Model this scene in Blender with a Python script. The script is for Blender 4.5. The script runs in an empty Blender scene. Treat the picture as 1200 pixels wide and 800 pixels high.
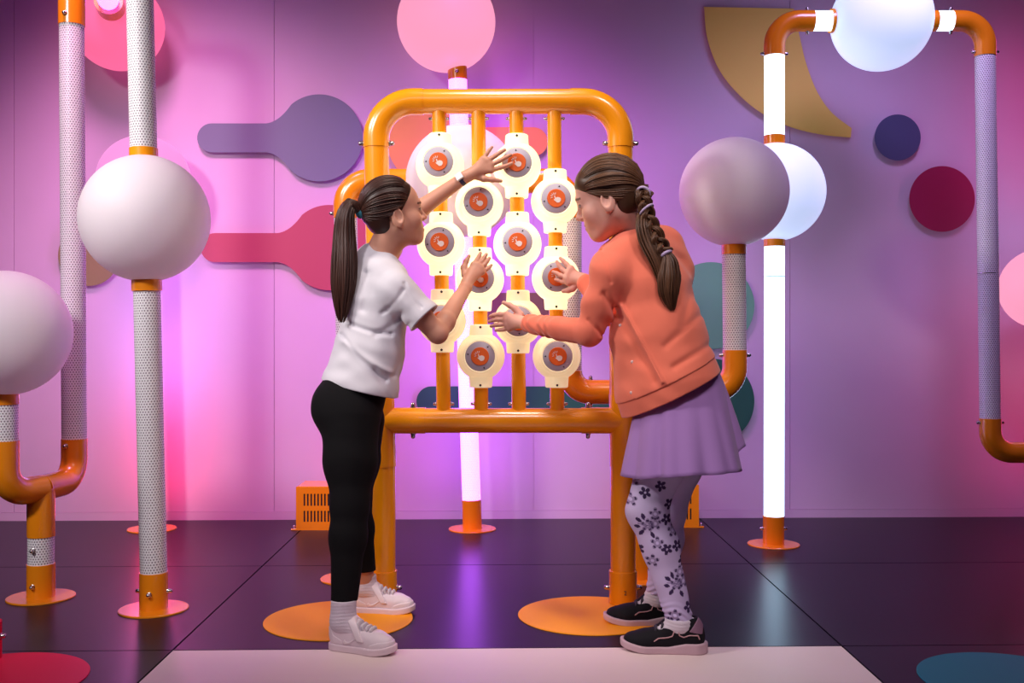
import bpy, bmesh, math, random
import numpy as np
from mathutils import Vector, Matrix

random.seed(7)
SC = bpy.context.scene
COL = SC.collection
F_PX, CAM_Z = 1200.0, 0.95          # focal length in pixels of the 1200x800 frame, eye height

# ------------------------------------------------------------------ camera, world, lights, exposure
cam_d = bpy.data.cameras.new('camera'); cam_d.sensor_width = 36.0; cam_d.lens = 36.0
cam = bpy.data.objects.new('camera', cam_d); COL.objects.link(cam)
cam.location = (0, 0, CAM_Z); cam.rotation_euler = (math.pi/2, 0, 0)
SC.camera = cam

world = bpy.data.worlds.new('world'); SC.world = world; world.use_nodes = True
world.node_tree.nodes['Background'].inputs[0].default_value = (0.30, 0.16, 0.42, 1)
world.node_tree.nodes['Background'].inputs[1].default_value = 0.07

def spot(name, loc, target, power, color, angle=60, blend=0.6, radius=0.15):
    d = bpy.data.lights.new(name, 'SPOT'); d.energy = power; d.color = color
    d.spot_size = math.radians(angle); d.spot_blend = blend; d.shadow_soft_size = radius
    o = bpy.data.objects.new(name, d); COL.objects.link(o); o.location = loc
    o.rotation_euler = (Vector(target)-Vector(loc)).to_track_quat('-Z', 'Y').to_euler()
    return o
# unseen ceiling spots: white keys on the play frame and the children, coloured ones washing the wall
spot('key_spot', (-3.1, 2.1, 3.1), (-0.1, 3.4, 1.35), 330, (1.0, 0.92, 0.88), 46, 0.9, 0.25)
spot('front_spot', (1.2, 1.7, 3.5), (0.45, 3.3, 1.2), 130, (1.0, 0.86, 0.86), 44, 0.9, 0.25)
spot('fill_spot', (-0.6, -0.4, 3.2), (0.0, 3.4, 1.1), 26, (1.0, 0.80, 0.92), 50, 0.9, 0.4)  # weak front fill, added behind the camera
spot('post_spot', (-2.6, 0.5, 3.1), (-1.6, 3.7, 1.4), 430, (1.0, 0.93, 0.95), 52, 0.9, 0.25)
spot('top_spot', (-0.05, 3.0, 3.5), (-0.05, 3.7, 1.7), 150, (1.0, 0.85, 0.7), 50, 0.9, 0.2)
spot('floor_fill_spot', (0.0, 1.1, 3.4), (0.0, 2.6, 0.0), 120, (1.0, 0.84, 0.88), 88, 1.0, 0.3)  # added to brighten the near floor and its pale sheet
spot('wall_pink_spot', (-1.7, 3.7, 3.5), (-1.75, 5.5, 0.25), 360, (1.0, 0.36, 0.72), 80, 1.0, 0.3)
spot('wall_violet_spot', (0.05, 3.9, 3.5), (0.05, 5.5, 0.3), 230, (0.84, 0.16, 1.0), 70, 1.0, 0.3)
spot('wall_blue_spot', (1.9, 3.7, 3.5), (1.7, 5.5, 0.5), 145, (0.66, 0.44, 1.0), 82, 1.0, 0.3)
spot('wall_red_spot', (3.4, 3.9, 3.3), (3.1, 5.5, 0.6), 30, (1.0, 0.15, 0.5), 60, 1.0, 0.3)

vs = SC.view_settings
vs.view_transform = 'Standard'; vs.look = 'None'; vs.gamma = 1.0; vs.exposure = 0.0
vs.use_curve_mapping = False

# ------------------------------------------------------------------ pixel -> place helpers
def P(px, py, D):
    return np.array(((px-600)*D/F_PX, D, CAM_Z-(py-400)*D/F_PX))
def Dfloor(py): return F_PX*CAM_Z/(py-400)
def floor_at(px, py):
    D = Dfloor(py); return np.array(((px-600)*D/F_PX, D, 0.0))
WALL_Y0, WALL_K = 5.49, 0.024       # the back wall: Y = WALL_Y0 + WALL_K*X
def wall_at(px, py, off=0.0):
    D = WALL_Y0/(1-WALL_K*(px-600)/F_PX) - off
    return P(px, py, D)

# ------------------------------------------------------------------ materials
def srgb(r, g, b):
    f = lambda c: ((c/255)/12.92 if c/255 <= 0.04045 else ((c/255+0.055)/1.055)**2.4)
    return (f(r), f(g), f(b), 1.0)
def mat(name, col, rough=0.5, emit=None, estr=0.0, metal=0.0, coat=0.0, bump=None, var=0.0, spec=0.5, sss=0.0, sheen=0.0):
    m = bpy.data.materials.new(name); m.use_nodes = True
    nt = m.node_tree; b = nt.nodes['Principled BSDF']
    b.inputs['Base Color'].default_value = col
    b.inputs['Roughness'].default_value = rough
    b.inputs['Metallic'].default_value = metal
    b.inputs['Coat Weight'].default_value = coat
    b.inputs['Coat Roughness'].default_value = 0.25
    b.inputs['Specular IOR Level'].default_value = spec
    if sheen: b.inputs['Sheen Weight'].default_value = sheen
    if sss:
        b.inputs['Subsurface Weight'].default_value = sss
        b.inputs['Subsurface Radius'].default_value = (0.012, 0.005, 0.003)
        b.inputs['Subsurface Scale'].default_value = 1.0
    if emit:
        b.inputs['Emission Color'].default_value = emit
        b.inputs['Emission Strength'].default_value = estr
    if var or bump:
        tc = nt.nodes.new('ShaderNodeTexCoord')
        n = nt.nodes.new('ShaderNodeTexNoise'); n.inputs['Scale'].default_value = bump[0] if bump else 6.0
        n.inputs['Detail'].default_value = 4
        nt.links.new(tc.outputs['Object'], n.inputs['Vector'])
        if var:
            n2 = nt.nodes.new('ShaderNodeTexNoise'); n2.inputs['Scale'].default_value = 5.0
            nt.links.new(tc.outputs['Object'], n2.inputs['Vector'])
            mr = nt.nodes.new('ShaderNodeMapRange'); mr.inputs[3].default_value = 1-var; mr.inputs[4].default_value = 1+var
            nt.links.new(n2.outputs[0], mr.inputs[0])
            mx = nt.nodes.new('ShaderNodeVectorMath'); mx.operation = 'SCALE'
            mx.inputs[0].default_value = col[:3]
            nt.links.new(mr.outputs[0], mx.inputs['Scale'])
            nt.links.new(mx.outputs[0], b.inputs['Base Color'])
        if bump:
            bp = nt.nodes.new('ShaderNodeBump'); bp.inputs['Strength'].default_value = bump[1]
            bp.inputs['Distance'].default_value = bump[2] if len(bump) > 2 else 0.002
            nt.links.new(n.outputs[0], bp.inputs['Height']); nt.links.new(bp.outputs[0], b.inputs['Normal'])
    return m

def perforated(name, base, hole, emit=None, estr=0.0, pitch=0.0105, rad=0.0031):
    """white perforated sheet: a staggered grid of dots, coloured darker as the shaded insides of holes, from the UV map, which is in metres"""
    m = mat(name, base, 0.42)
    nt = m.node_tree; b = nt.nodes['Principled BSDF']; L = nt.links
    uv = nt.nodes.new('ShaderNodeUVMap'); sep = nt.nodes.new('ShaderNodeSeparateXYZ'); L.new(uv.outputs[0], sep.inputs[0])
    def M(op, a, b_=None, c=None):
        n = nt.nodes.new('ShaderNodeMath'); n.operation = op
        for i, v in enumerate((a, b_, c)):
            if v is None: continue
            if isinstance(v, (int, float)): n.inputs[i].default_value = v
            else: L.new(v, n.inputs[i])
        return n.outputs[0]
    row = pitch*0.866
    def grid(ou, ov):
        u = M('PINGPONG', M('ADD', sep.outputs[0], ou), pitch/2)       # distance to the nearest column line
        v = M('PINGPONG', M('ADD', sep.outputs[1], ov), row)
        return M('SQRT', M('ADD', M('MULTIPLY', u, u), M('MULTIPLY', v, v)))
    d = M('MINIMUM', grid(10.0, 10.0*row*2), grid(10.0+pitch/2, 10.0*row*2+row))
    k = M('SMOOTH_MIN', d, 1.0, 0.0)
    mr = nt.nodes.new('ShaderNodeMapRange'); mr.inputs[1].default_value = rad*0.85; mr.inputs[2].default_value = rad*1.1
    L.new(k, mr.inputs[0])
    mx = nt.nodes.new('ShaderNodeMix'); mx.data_type = 'RGBA'
    mx.inputs[6].default_value = hole; mx.inputs[7].default_value = base  # shade inside the holes is put into the colour
    L.new(mr.outputs[0], mx.inputs[0]); L.new(mx.outputs[2], b.inputs['Base Color'])
    bp = nt.nodes.new('ShaderNodeBump'); bp.inputs['Strength'].default_value = 0.6; bp.inputs['Distance'].default_value = 0.002
    L.new(mr.outputs[0], bp.inputs['Height']); L.new(bp.outputs[0], b.inputs['Normal'])
    if emit:
        mx2 = nt.nodes.new('ShaderNodeMix'); mx2.data_type = 'RGBA'
        mx2.inputs[6].default_value = emit[0]; mx2.inputs[7].default_value = emit[1]
        L.new(mr.outputs[0], mx2.inputs[0]); L.new(mx2.outputs[2], b.inputs['Emission Color'])
        b.inputs['Emission Strength'].default_value = estr
    return m

M_ORANGE = mat('orange_paint', (0.92, 0.28, 0.006, 1), 0.22, coat=0.6)
M_YELLOW = mat('amber_paint', (1.0, 0.35, 0.005, 1), 0.20, coat=0.7)
M_PERF = perforated('perforated_white', (0.90, 0.87, 0.89, 1), (0.20, 0.15, 0.19, 1), rad=0.0027)
M_LITPERF = perforated('perforated_lit', (0.8, 0.75, 0.85, 1), (0.7, 0.6, 0.8, 1), ((0.34, 0.035, 0.9, 1), (0.46, 0.085, 1.0, 1)), 8.0)
M_LITTUBE = mat('lit_tube_white', (0.8, 0.85, 0.9, 1), 0.3, (0.50, 0.78, 1.0, 1), 3.6)
def opal(name, col):
    m = mat(name, col, 0.5); nt = m.node_tree; b = nt.nodes['Principled BSDF']; out = nt.nodes['Material Output']
    tr = nt.nodes.new('ShaderNodeBsdfTranslucent'); tr.inputs[0].default_value = col
    b.inputs['Specular IOR Level'].default_value = 0.3
    mx = nt.nodes.new('ShaderNodeMixShader'); mx.inputs[0].default_value = 0.30
    nt.links.new(b.outputs[0], mx.inputs[1]); nt.links.new(tr.outputs[0], mx.inputs[2]); nt.links.new(mx.outputs[0], out.inputs[0])
    return m
M_GLOBE = opal('opal_globe', (0.97, 0.93, 0.95, 1))
M_GLOBE_PINK = mat('lit_globe_pink', (0.16, 0.08, 0.11, 1), 0.5, (1.0, 0.14, 0.32, 1), 0.95, spec=0.3)
M_GLOBE_ROSE = mat('lit_globe_rose', (0.16, 0.08, 0.11, 1), 0.5, (1.0, 0.36, 0.54, 1), 0.95, spec=0.3)
M_GLOBE_MAG = mat('lit_globe_magenta', (0.16, 0.08, 0.11, 1), 0.5, (0.95, 0.34, 0.80, 1), 0.85, spec=0.3)
M_GLOBE_BLUE = mat('lit_globe_blue', (0.8, 0.85, 0.9, 1), 0.5, (0.55, 0.68, 1.0, 1), 0.85, spec=0.3)
M_STEEL = mat('steel', (0.55, 0.52, 0.52, 1), 0.25, metal=1.0)
M_BLACKBOLT = mat('dark_bolt', (0.03, 0.025, 0.03, 1), 0.4)
M_RED = mat('red_paint', (0.85, 0.004, 0.05, 1), 0.5, spec=0.2)
M_PLATE = mat('amber_matt', (1.0, 0.36, 0.008, 1), 0.55, spec=0.2)
M_TEAL = mat('teal_vinyl', (0.012, 0.17, 0.26, 1), 0.6, spec=0.2)
M_WALL = mat('wall_paint', (0.64, 0.46, 0.64, 1), 0.7, bump=(90, 0.05), var=0.03)
M_FLOOR = mat('dark_mat', (0.010, 0.007, 0.014, 1), 0.29, bump=(160, 0.10, 0.001), var=0.15, spec=0.12)
M_FLOORBASE = mat('dark_joint', (0.008, 0.006, 0.01, 1), 0.7)
M_PALE = mat('pale_mat', (0.84, 0.68, 0.66, 1), 0.5, bump=(160, 0.06, 0.001), var=0.03)
M_SLOT = mat('slot_dark', (0.02, 0.008, 0.006, 1), 0.8)

# ------------------------------------------------------------------ mesh helpers
def link(name, me, m=None, parent=None, loc=None, label=None):
    o = bpy.data.objects.new(name, me); COL.objects.link(o)
    if m is not None and me is not None and len(me.materials) == 0: me.materials.append(m)
    if parent is not None: o.parent = parent
    if loc is not None: o.location = loc
    if label: o['label'] = label
    return o
def thing(name, label, cat, loc=(0, 0, 0), group=None, kind=None):
    o = bpy.data.objects.new(name, None); COL.objects.link(o); o.location = loc
    o.empty_display_size = 0.1
    o['label'] = label; o['category'] = cat
    if group: o['group'] = group
    if kind: o['kind'] = kind
    return o
def tag(o, label, cat, group=None, kind=None):
    o['label'] = label; o['category'] = cat
    if group: o['group'] = group
    if kind: o['kind'] = kind
    return o
def mk(name, verts, faces, smooth=True, uvs=None, mats=None, auto=None):
    me = bpy.data.meshes.new(name); me.from_pydata([tuple(map(float, v)) for v in verts], [], faces)
    if uvs is not None:
        l = me.uv_layers.new(name='UVMap'); l.data.foreach_set('uv', np.array(uvs, dtype=np.float32).ravel())
    me.polygons.foreach_set('use_smooth', [bool(smooth)]*len(me.polygons))
    if auto:
        try: me.set_sharp_from_angle(angle=math.radians(auto))
        except Exception: pass
    me.update(); return me

def unit(v): v = np.asarray(v, float); return v/np.linalg.norm(v)
def fillet(pts, R, n=12):
    """polyline with rounded corners"""
    pts = [np.asarray(p, float) for p in pts]; out = [pts[0]]
    for i in range(1, len(pts)-1):
        a, b, c = pts[i-1], pts[i], pts[i+1]
        u, v = unit(a-b), unit(c-b); ang = math.acos(max(-1, min(1, u@v)))
        t = min(R/math.tan(ang/2), 0.499*np.linalg.norm(a-b)+1e-6 if i > 1 else 0.999*np.linalg.norm(a-b), 0.999*np.linalg.norm(c-b))
        r = t*math.tan(ang/2); cen = b+unit(u+v)*(r/math.sin(ang/2))
        p0, p1 = b+u*t, b+v*t; e0, e1 = unit(p0-cen), unit(p1-cen); th = math.acos(max(-1, min(1, e0@e1)))
        for k in range(n+1):
            s = k/n
            out.append(cen+r*(math.sin((1-s)*th)*e0+math.sin(s*th)*e1)/math.sin(th))
    out.append(pts[-1]); return out
def sweep(path, r, seg=32, base=(0, 0, 0), cap=True, name='pipe'):
    """round pipe along a path; UV in metres round and along; r one number or one per point"""
    path = [np.asarray(p, float)-np.asarray(base, float) for p in path]
    rr = [r]*len(path) if np.isscalar(r) else list(r)
    T = [unit(path[min(i+1, len(path)-1)]-path[max(i-1, 0)]) for i in range(len(path))]
    ref = np.array((0, 0, 1.0)) if abs(T[0][2]) < 0.9 else np.array((0, -1.0, 0))
    N = unit(np.cross(np.cross(T[0], ref), T[0])); vs_, L = [], [0]
    for i, p in enumerate(path):
        if i:
            N = unit(N-T[i]*(N@T[i])); L.append(L[-1]+np.linalg.norm(p-path[i-1]))
        B = np.cross(T[i], N)
        for k in range(seg):
            a = 2*math.pi*k/seg; vs_.append(p+rr[i]*(math.cos(a)*N+math.sin(a)*B))
    fs, uv = [], []; r0 = max(rr)
    for i in range(len(path)-1):
        for k in range(seg):
            k2 = (k+1) % seg
            fs.append((i*seg+k, i*seg+k2, (i+1)*seg+k2, (i+1)*seg+k))
            ua, ub = 2*math.pi*r0*k/seg, 2*math.pi*r0*(k+1)/seg
            uv += [(ua, L[i]), (ub, L[i]), (ub, L[i+1]), (ua, L[i+1])]
    if cap:
        n = len(path)-1
        fs.append(tuple(reversed(range(seg)))); uv += [(0, 0)]*seg
        fs.append(tuple(n*seg+k for k in range(seg))); uv += [(0, 0)]*seg
    return mk(name, vs_, fs, True, uv, auto=50)
def lathe(prof, seg=48, name='lathe', axis='Z', c=(0, 0, 0)):
    vs_, fs = [], []; n = len(prof)
    for r, z in prof:
        for k in range(seg):
            a = 2*math.pi*k/seg; x, y = r*math.cos(a), r*math.sin(a)
            v = (x, y, z) if axis == 'Z' else ((x, z, -y) if axis == 'Y' else (z, x, y))
            vs_.append((v[0]+c[0], v[1]+c[1], v[2]+c[2]))
    for i in range(n-1):
        for k in range(seg):
            k2 = (k+1) % seg
            fs.append((i*seg+k, i*seg+k2, (i+1)*seg+k2, (i+1)*seg+k))
    fs.append(tuple(reversed(range(seg)))); fs.append(tuple((n-1)*seg+k for k in range(seg)))
    return mk(name, vs_, fs, True, auto=40)
def box_me(lo, hi, name='box', bevel=0.0):
    bm = bmesh.new(); bmesh.ops.create_cube(bm, size=1)
    lo, hi = np.array(lo, float), np.array(hi, float)
    for v in bm.verts: v.co = Vector((lo+hi)/2+np.array(v.co)*(hi-lo))
    if bevel: bmesh.ops.bevel(bm, geom=bm.edges[:], offset=bevel, segments=2, profile=0.5, affect='EDGES')
    me = bpy.data.meshes.new(name); bm.to_mesh(me); bm.free(); return me
def globe_me(r, flat=0.0, name='globe'):
    prof = [(max(1e-4, r*math.sin(math.pi*i/40)), -r*math.cos(math.pi*i/40)) for i in range(41)]
    return lathe(prof, 64, name)

BOLT = None
def bolt_mesh():
    """domed hex nut on a short threaded end, along +X from the pipe surface"""
    global BOLT
    if BOLT is None:
        prof = [(0.0095, -0.004), (0.0095, 0.003), (0.0075, 0.004), (0.0075, 0.011), (0.006, 0.0145), (0.003, 0.0165)]
        BOLT = lathe(prof, 12, 'bolt', 'X')
        BOLT.materials.append(M_STEEL)
    return BOLT
def bolt(root, base, pos, direction, scale=1.0):
    o = link('bolt', bolt_mesh(), None, root, tuple(np.asarray(pos, float)-np.asarray(base, float)))
    o.rotation_euler = Vector((1, 0, 0)).rotation_difference(Vector(unit(direction))).to_euler()
    o.scale = (scale,)*3
    return o

class Post:
    """a run of round pipe with collars, globes and a floor flange: one thing, its pieces are parts"""
    def __init__(s, name, label, cat, base, group=None):
        s.base = np.asarray(base, float); s.root = thing(name, label, cat, tuple(s.base), group)
    def pipe(s, part, pts, r, m, R=None, label=None):
        path = fillet(pts, R) if R else [np.asarray(p, float) for p in pts]
        return link(part, sweep(path, r, 32, s.base, True, part), m, s.root, label=label)
    def globe(s, c, r, m, label=None):
        return link('globe', globe_me(r), m, s.root, tuple(np.asarray(c)-s.base), label)
    def flange(s, c, r=0.120, m=M_ORANGE):
        me = lathe([(r, 0.0), (r, 0.004), (r-0.002, 0.006), (0.03, 0.006)], 64, 'flange')
        return link('base_flange', me, m, s.root, tuple(np.asarray(c)-s.base))
    def bolt(s, pos, d): return bolt(s.root, s.base, pos, d)
    def bolts_x(s, c, r):          # a through-bolt left and right of a pipe at c
        s.bolt(np.asarray(c)+(r, 0, 0), (1, 0, 0)); s.bolt(np.asarray(c)-(r, 0, 0), (-1, 0, 0))
    def bolts_z(s, c, r):
        s.bolt(np.asarray(c)+(0, 0, r), (0, 0, 1)); s.bolt(np.asarray(c)-(0, 0, r), (0, 0, -1))

RP = 0.0465      # radius of perforated and lit tube
RO = 0.0490      # radius of orange collars and elbows

# ------------------------------------------------------------------ the setting
fl = thing('floor', 'dark purple-black matted floor of large rectangular sheets', 'floor', kind='structure')
link('subfloor', box_me((-4.5, -0.6, -0.06), (4.5, 5.75, -0.012)), M_FLOORBASE, fl)
ys = [-0.55, 0.83, 2.01, 3.175, 4.36, 5.72]
xs = [-4.4, -3.11, -1.045, 1.03, 3.10, 4.4]
for j in range(len(ys)-1):
    for i in range(len(xs)-1):
        pale = (i == 2 and j <= 2)
        x0, x1, y0, y1 = xs[i]+0.003, xs[i+1]-0.003, ys[j]+0.003, ys[j+1]-0.003
        sh = lambda x, y: (x+(y-3.175)*-0.010, y+x*0.022)
        z = 0.0
        pts = [sh(x0, y0), sh(x1, y0), sh(x1, y1), sh(x0, y1)]
        v = [(*p, -0.02) for p in pts]+[(*p, z) for p in pts]
        me = mk('floor_sheet', v, [(3, 2, 1, 0), (4, 5, 6, 7), (0, 1, 5, 4), (1, 2, 6, 5), (2, 3, 7, 6), (3, 0, 4, 7)], False)
        link('floor_sheet', me, M_PALE if pale else M_FLOOR, fl, label='pale pinkish floor sheet' if pale else None)

wb = thing('wall_back', 'pale panelled back wall washed in pink and violet light', 'wall', kind='structure')
edges = [-4.4, -3.99, -2.638, -1.268, 0.115, 1.50, 2.88, 4.4]
def wall_slab(x0, x1, z0, z1, y0, y1, name, m, parent):
    v = []
    for z in (z0, z1):
        for x, o in ((x0, y0), (x1, y0), (x1, y1), (x0, y1)): v.append((x, WALL_Y0+WALL_K*x+o, z))
    return link(name, mk(name, v, [(3, 2, 1, 0), (4, 5, 6, 7), (0, 1, 5, 4), (1, 2, 6, 5), (2, 3, 7, 6), (3, 0, 4, 7)], False), m, parent)
wall_slab(-4.4, 4.4, 0, 3.3, 0.006, 0.10, 'wall_core', M_WALL, wb)
for a, b in zip(edges[:-1], edges[1:]):
    wall_slab(a+0.0012, b-0.0012, 0.045, 3.3, 0.0, 0.006, 'wall_panel', M_WALL, wb)
bb = wall_slab(-4.4, 4.4, 0.0, 0.043, -0.004, 0.006, 'baseboard_back', M_WALL, None); bb['kind'] = 'structure'
tag(bb, 'thin pale skirting strip along the foot of the back wall', 'baseboard', kind='structure')

# ------------------------------------------------------------------ flat shapes mounted on the wall
def wall_shape(name, outline, m, label, cat, group=None, thick=0.022):
    """outline in pixels, clockwise or not; a board screwed to the wall with small stand-off"""
    c = np.mean(np.array(outline), axis=0); base = wall_at(c[0], c[1], 0.008)
    front = [wall_at(x, y, 0.008+thick)-base for x, y in outline]
    back = [wall_at(x, y, 0.002)-base for x, y in outline]
    n = len(outline)
    area = sum(outline[i][0]*outline[(i+1) % n][1]-outline[(i+1) % n][0]*outline[i][1] for i in range(n))
    bm = bmesh.new(); F = [bm.verts.new(p) for p in front]; B = [bm.verts.new(p) for p in back]
    bm.faces.new(F); bm.faces.new(list(reversed(B)))
    for i in range(n): bm.faces.new((F[(i+1) % n], F[i], B[i], B[(i+1) % n]))
    bmesh.ops.recalc_face_normals(bm, faces=bm.faces[:])
    me = bpy.data.meshes.new(name); bm.to_mesh(me); bm.free()
    o = link(name, me, m, None, tuple(base)); return tag(o, label, cat, group)
def arc(cx, cy, r, a0, a1, n=40):
    return [(cx+r*math.cos(math.radians(a0+(a1-a0)*i/n)), cy-r*math.sin(math.radians(a0+(a1-a0)*i/n))) for i in range(n+1)]
def bez(p0, p1, p2, n=10):
    return [tuple((1-t)**2*np.array(p0)+2*t*(1-t)*np.array(p1)+t*t*np.array(p2)) for t in [i/n for i in range(1, n)]]
def paddle(cx, cy, r, end, hh):
    s = -1 if end < cx else 1
    ang0 = 50
    ca = (cx+s*r*math.cos(math.radians(ang0)), cy-r*math.sin(math.radians(ang0)))
    neck = (cx+s*r*1.22, cy-hh)
    mid = (cx+s*r*0.92, cy-hh-1.5)
    top = [ca]+bez(ca, mid, neck)+[neck]
    he = end-s*hh
    cap = [(he+s*hh*math.sin(math.radians(t)), cy-hh*math.cos(math.radians(t))) for t in range(0, 181, 12)]
    bot = [(x, 2*cy-y) for x, y in reversed(top)]
    big = [(cx+s*r*math.cos(math.radians(t)), cy-r*math.sin(math.radians(t))) for t in np.linspace(-ang0, -360+ang0, 60)]
    return top+cap+bot+big[1:-1]
def pill(x0, x1, y0, y1):
    h = (y1-y0)/2; cy = (y0+y1)/2
    return arc(x0+h, cy, h, 90, 270, 16)+arc(x1-h, cy, h, -90, 90, 16)
M_SLATE = mat('slate_board', srgb(112, 118, 142), 0.6); M_CRIM = mat('crimson_board', srgb(176, 70, 94), 0.6)
M_OLIVE = mat('olive_board', srgb(140, 122, 84), 0.6); M_OCHRE = mat('ochre_board', srgb(242, 204, 96), 0.6)
M_APRI = mat('apricot_board', srgb(255, 178, 96), 0.6); M_TEALB = mat('teal_board', srgb(30, 92, 72), 0.6)
M_SEA = mat('sea_green_board', srgb(104, 166, 132), 0.6); M_NAVY = mat('navy_board', srgb(66, 70, 112), 0.6)
M_BURG = mat('burgundy_board', srgb(150, 2, 72), 0.6); M_BROWN = mat('brown_board', srgb(120, 96, 72), 0.6)
wall_shape('wall_paddle', paddle(374, 161.5, 51, 231, 17), M_SLATE, 'slate purple paddle-shaped board on the wall above the crimson one', 'wall art', 'paddle boards on the wall')
wall_shape('wall_paddle', paddle(386, 290, 50, 235, 17), M_CRIM, 'crimson paddle-shaped board on the wall below the slate purple one', 'wall art', 'paddle boards on the wall')
wall_shape('wall_paddle', paddle(503, 166, 49, 642, 17), M_APRI, 'apricot orange paddle-shaped board on the wall behind the top of the amber frame', 'wall art', 'paddle boards on the wall')
wall_shape('wall_paddle', paddle(834, 470, 50, 488, 17.5), M_TEALB, 'dark teal long-handled paddle board on the wall behind the crossbar', 'wall art', 'paddle boards on the wall')
wall_shape('wall_disc', arc(833, 358, 51, 0, 360-360/56, 55), M_SEA, 'sea green round board on the wall above the teal paddle head', 'wall art', 'round boards on the wall')
wall_shape('wall_pill', pill(556, 647, 343, 377), M_BROWN, 'brown pill-shaped board on the wall behind the light buttons', 'wall art')
wall_shape('wall_disc', arc(104, 299, 36, 0, 360-360/56, 55), M_OLIVE, 'olive brown round board on the wall behind the white globe', 'wall art', 'round boards on the wall')
wall_shape('wall_disc', arc(1052, 161, 27, 0, 360-360/56, 55), M_NAVY, 'small navy round board on the wall above the burgundy one', 'wall art', 'round boards on the wall')
wall_shape('wall_disc', arc(1104, 233, 38.5, 0, 360-360/56, 55), M_BURG, 'burgundy round board on the wall below the small navy one', 'wall art', 'round boards on the wall')
def smooth_curve(pts, n=16):
    out = []
    for i in range(len(pts)-1):
        p0 = np.array(pts[max(i-1, 0)]); p1 = np.array(pts[i]); p2 = np.array(pts[i+1]); p3 = np.array(pts[min(i+2, len(pts)-1)])
        for k in range(n):
            t = k/n
            out.append(tuple(0.5*((2*p1)+(-p0+p2)*t+(2*p0-5*p1+4*p2-p3)*t*t+(-p0+3*p1-3*p2+p3)*t**3)))
    out.append(tuple(pts[-1])); return out
wall_shape('wall_crescent', smooth_curve([(825, 8), (829, 45), (843, 82), (868, 113), (898, 136), (930, 150), (965, 158), (997, 161)])
           + smooth_curve([(998, 150), (975, 132), (958, 108), (945, 75), (937, 42), (930, 10)]), M_OCHRE,
           'ochre crescent-shaped board high on the wall behind the lit white tube', 'wall art')

# ------------------------------------------------------------------ orange vent boxes at the foot of the wall
def vent_box(px0, px1, py0, pyf, label):
    D = Dfloor(pyf); s = D/F_PX; x0, x1 = (px0-600)*s, (px1-600)*s; zt = CAM_Z-(py0-400)*s
    w = x1-x0; cx = (x0+x1)/2; t = thing('vent_box', label, 'vent box', (cx, D+0.11, 0), 'orange vent boxes')
    dep = 0.22
    d2 = dep/2
    shell = box_me((-w/2, -d2+0.004, 0.0), (w/2, d2, zt), 'shell', 0.004); link('shell', shell, M_ORANGE, t)
    # perforated front: two rows of upright slots cut through a plate
    n = max(8, int(round((w-0.068)/0.0170))); sw = 0.0085; pitch = (w-0.068)/n
    rows = [(zt*0.17+0.005, zt*0.17+0.061), (zt*0.56, zt*0.56+0.061)]
    vs_, fs = [], []
    xsl = [-w/2]
    for k in range(n):
        c = -w/2+0.034+pitch*(k+0.5); xsl += [c-sw/2, c+sw/2]
    xsl.append(w/2); zl = [0.0, rows[0][0], rows[0][1], rows[1][0], rows[1][1], zt]
    idx = {}
    def V(i, j, y):
        if (i, j, y) not in idx: idx[(i, j, y)] = len(vs_); vs_.append((xsl[i], y, zl[j]))
        return idx[(i, j, y)]
    yf, yb = -d2-0.004, -d2+0.0035
    for i in range(len(xsl)-1):
        for j in range(5):
            if i % 2 == 1 and j in (1, 3):
                for (a, b) in (((i, j), (i, j+1)), ((i, j+1), (i+1, j+1)), ((i+1, j+1), (i+1, j)), ((i+1, j), (i, j))):
                    fs.append((V(*a, yf), V(*b, yf), V(*b, yb), V(*a, yb)))
            else: fs.append((V(i, j, yf), V(i+1, j, yf), V(i+1, j+1, yf), V(i, j+1, yf)))
    fs += [(V(0, 0, yf), V(0, 5, yf), V(0, 5, yb), V(0, 0, yb)), (V(len(xsl)-1, 5, yf), V(len(xsl)-1, 0, yf), V(len(xsl)-1, 0, yb), V(len(xsl)-1, 5, yb))]
    link('slotted_front', mk('slotted_front', vs_, fs, False), M_ORANGE, t)
    link('slot_shade', box_me((-w/2+0.02, -d2-0.0005, 0.012), (w/2-0.02, -d2+0.0038, zt-0.012), 'slot_shade'), M_SLOT, t)  # dark sheet stands in for the shade inside the box
    for s_ in (-1, 1):
        link('mounting_foot', box_me((s_*w/2-(0.026 if s_ < 0 else 0), -d2-0.004, 0), (s_*w/2+(0.026 if s_ > 0 else 0), -d2+0.03, 0.006), 'mounting_foot', 0.001), M_ORANGE, t)
        bolt(t, (0, 0, 0), (s_*(w/2+0.013), -d2+0.013, 0.006), (0, 0, 1))
vent_box(347, 427, 570, 621, 'orange slotted vent box on the floor behind the child in black leggings')
vent_box(741, 819, 568, 618, 'orange slotted vent box on the floor behind the child in floral leggings')

# ------------------------------------------------------------------ pipe posts
# white unlit globe on a tall perforated post
b0 = floor_at(180, 714); D = b0[1]
p = Post('globe_post', 'tall straight perforated white post carrying one unlit white globe', 'lamp post', b0)
X = lambda y: 164+16*(y/670)
V = lambda y: P(X(y), y, D)
p.flange(b0)
p.pipe('collar', [b0+(0, 0, 0.004), V(670)], RO, M_ORANGE)
p.pipe('perforated_tube', [V(671), V(340)], RP, M_PERF)
p.pipe('collar', [V(341), V(325)], RO+0.003, M_ORANGE)
p.globe(V(256), 74*D/1200, M_GLOBE)
p.pipe('collar', [V(188), V(174)], RO, M_YELLOW)
p.pipe('perforated_tube', [V(175), V(-60)], RP, M_PERF)
p.bolts_x(V(692), RO); p.bolt(V(693)+(0, -RO, 0), (0, -1, 0))

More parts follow.
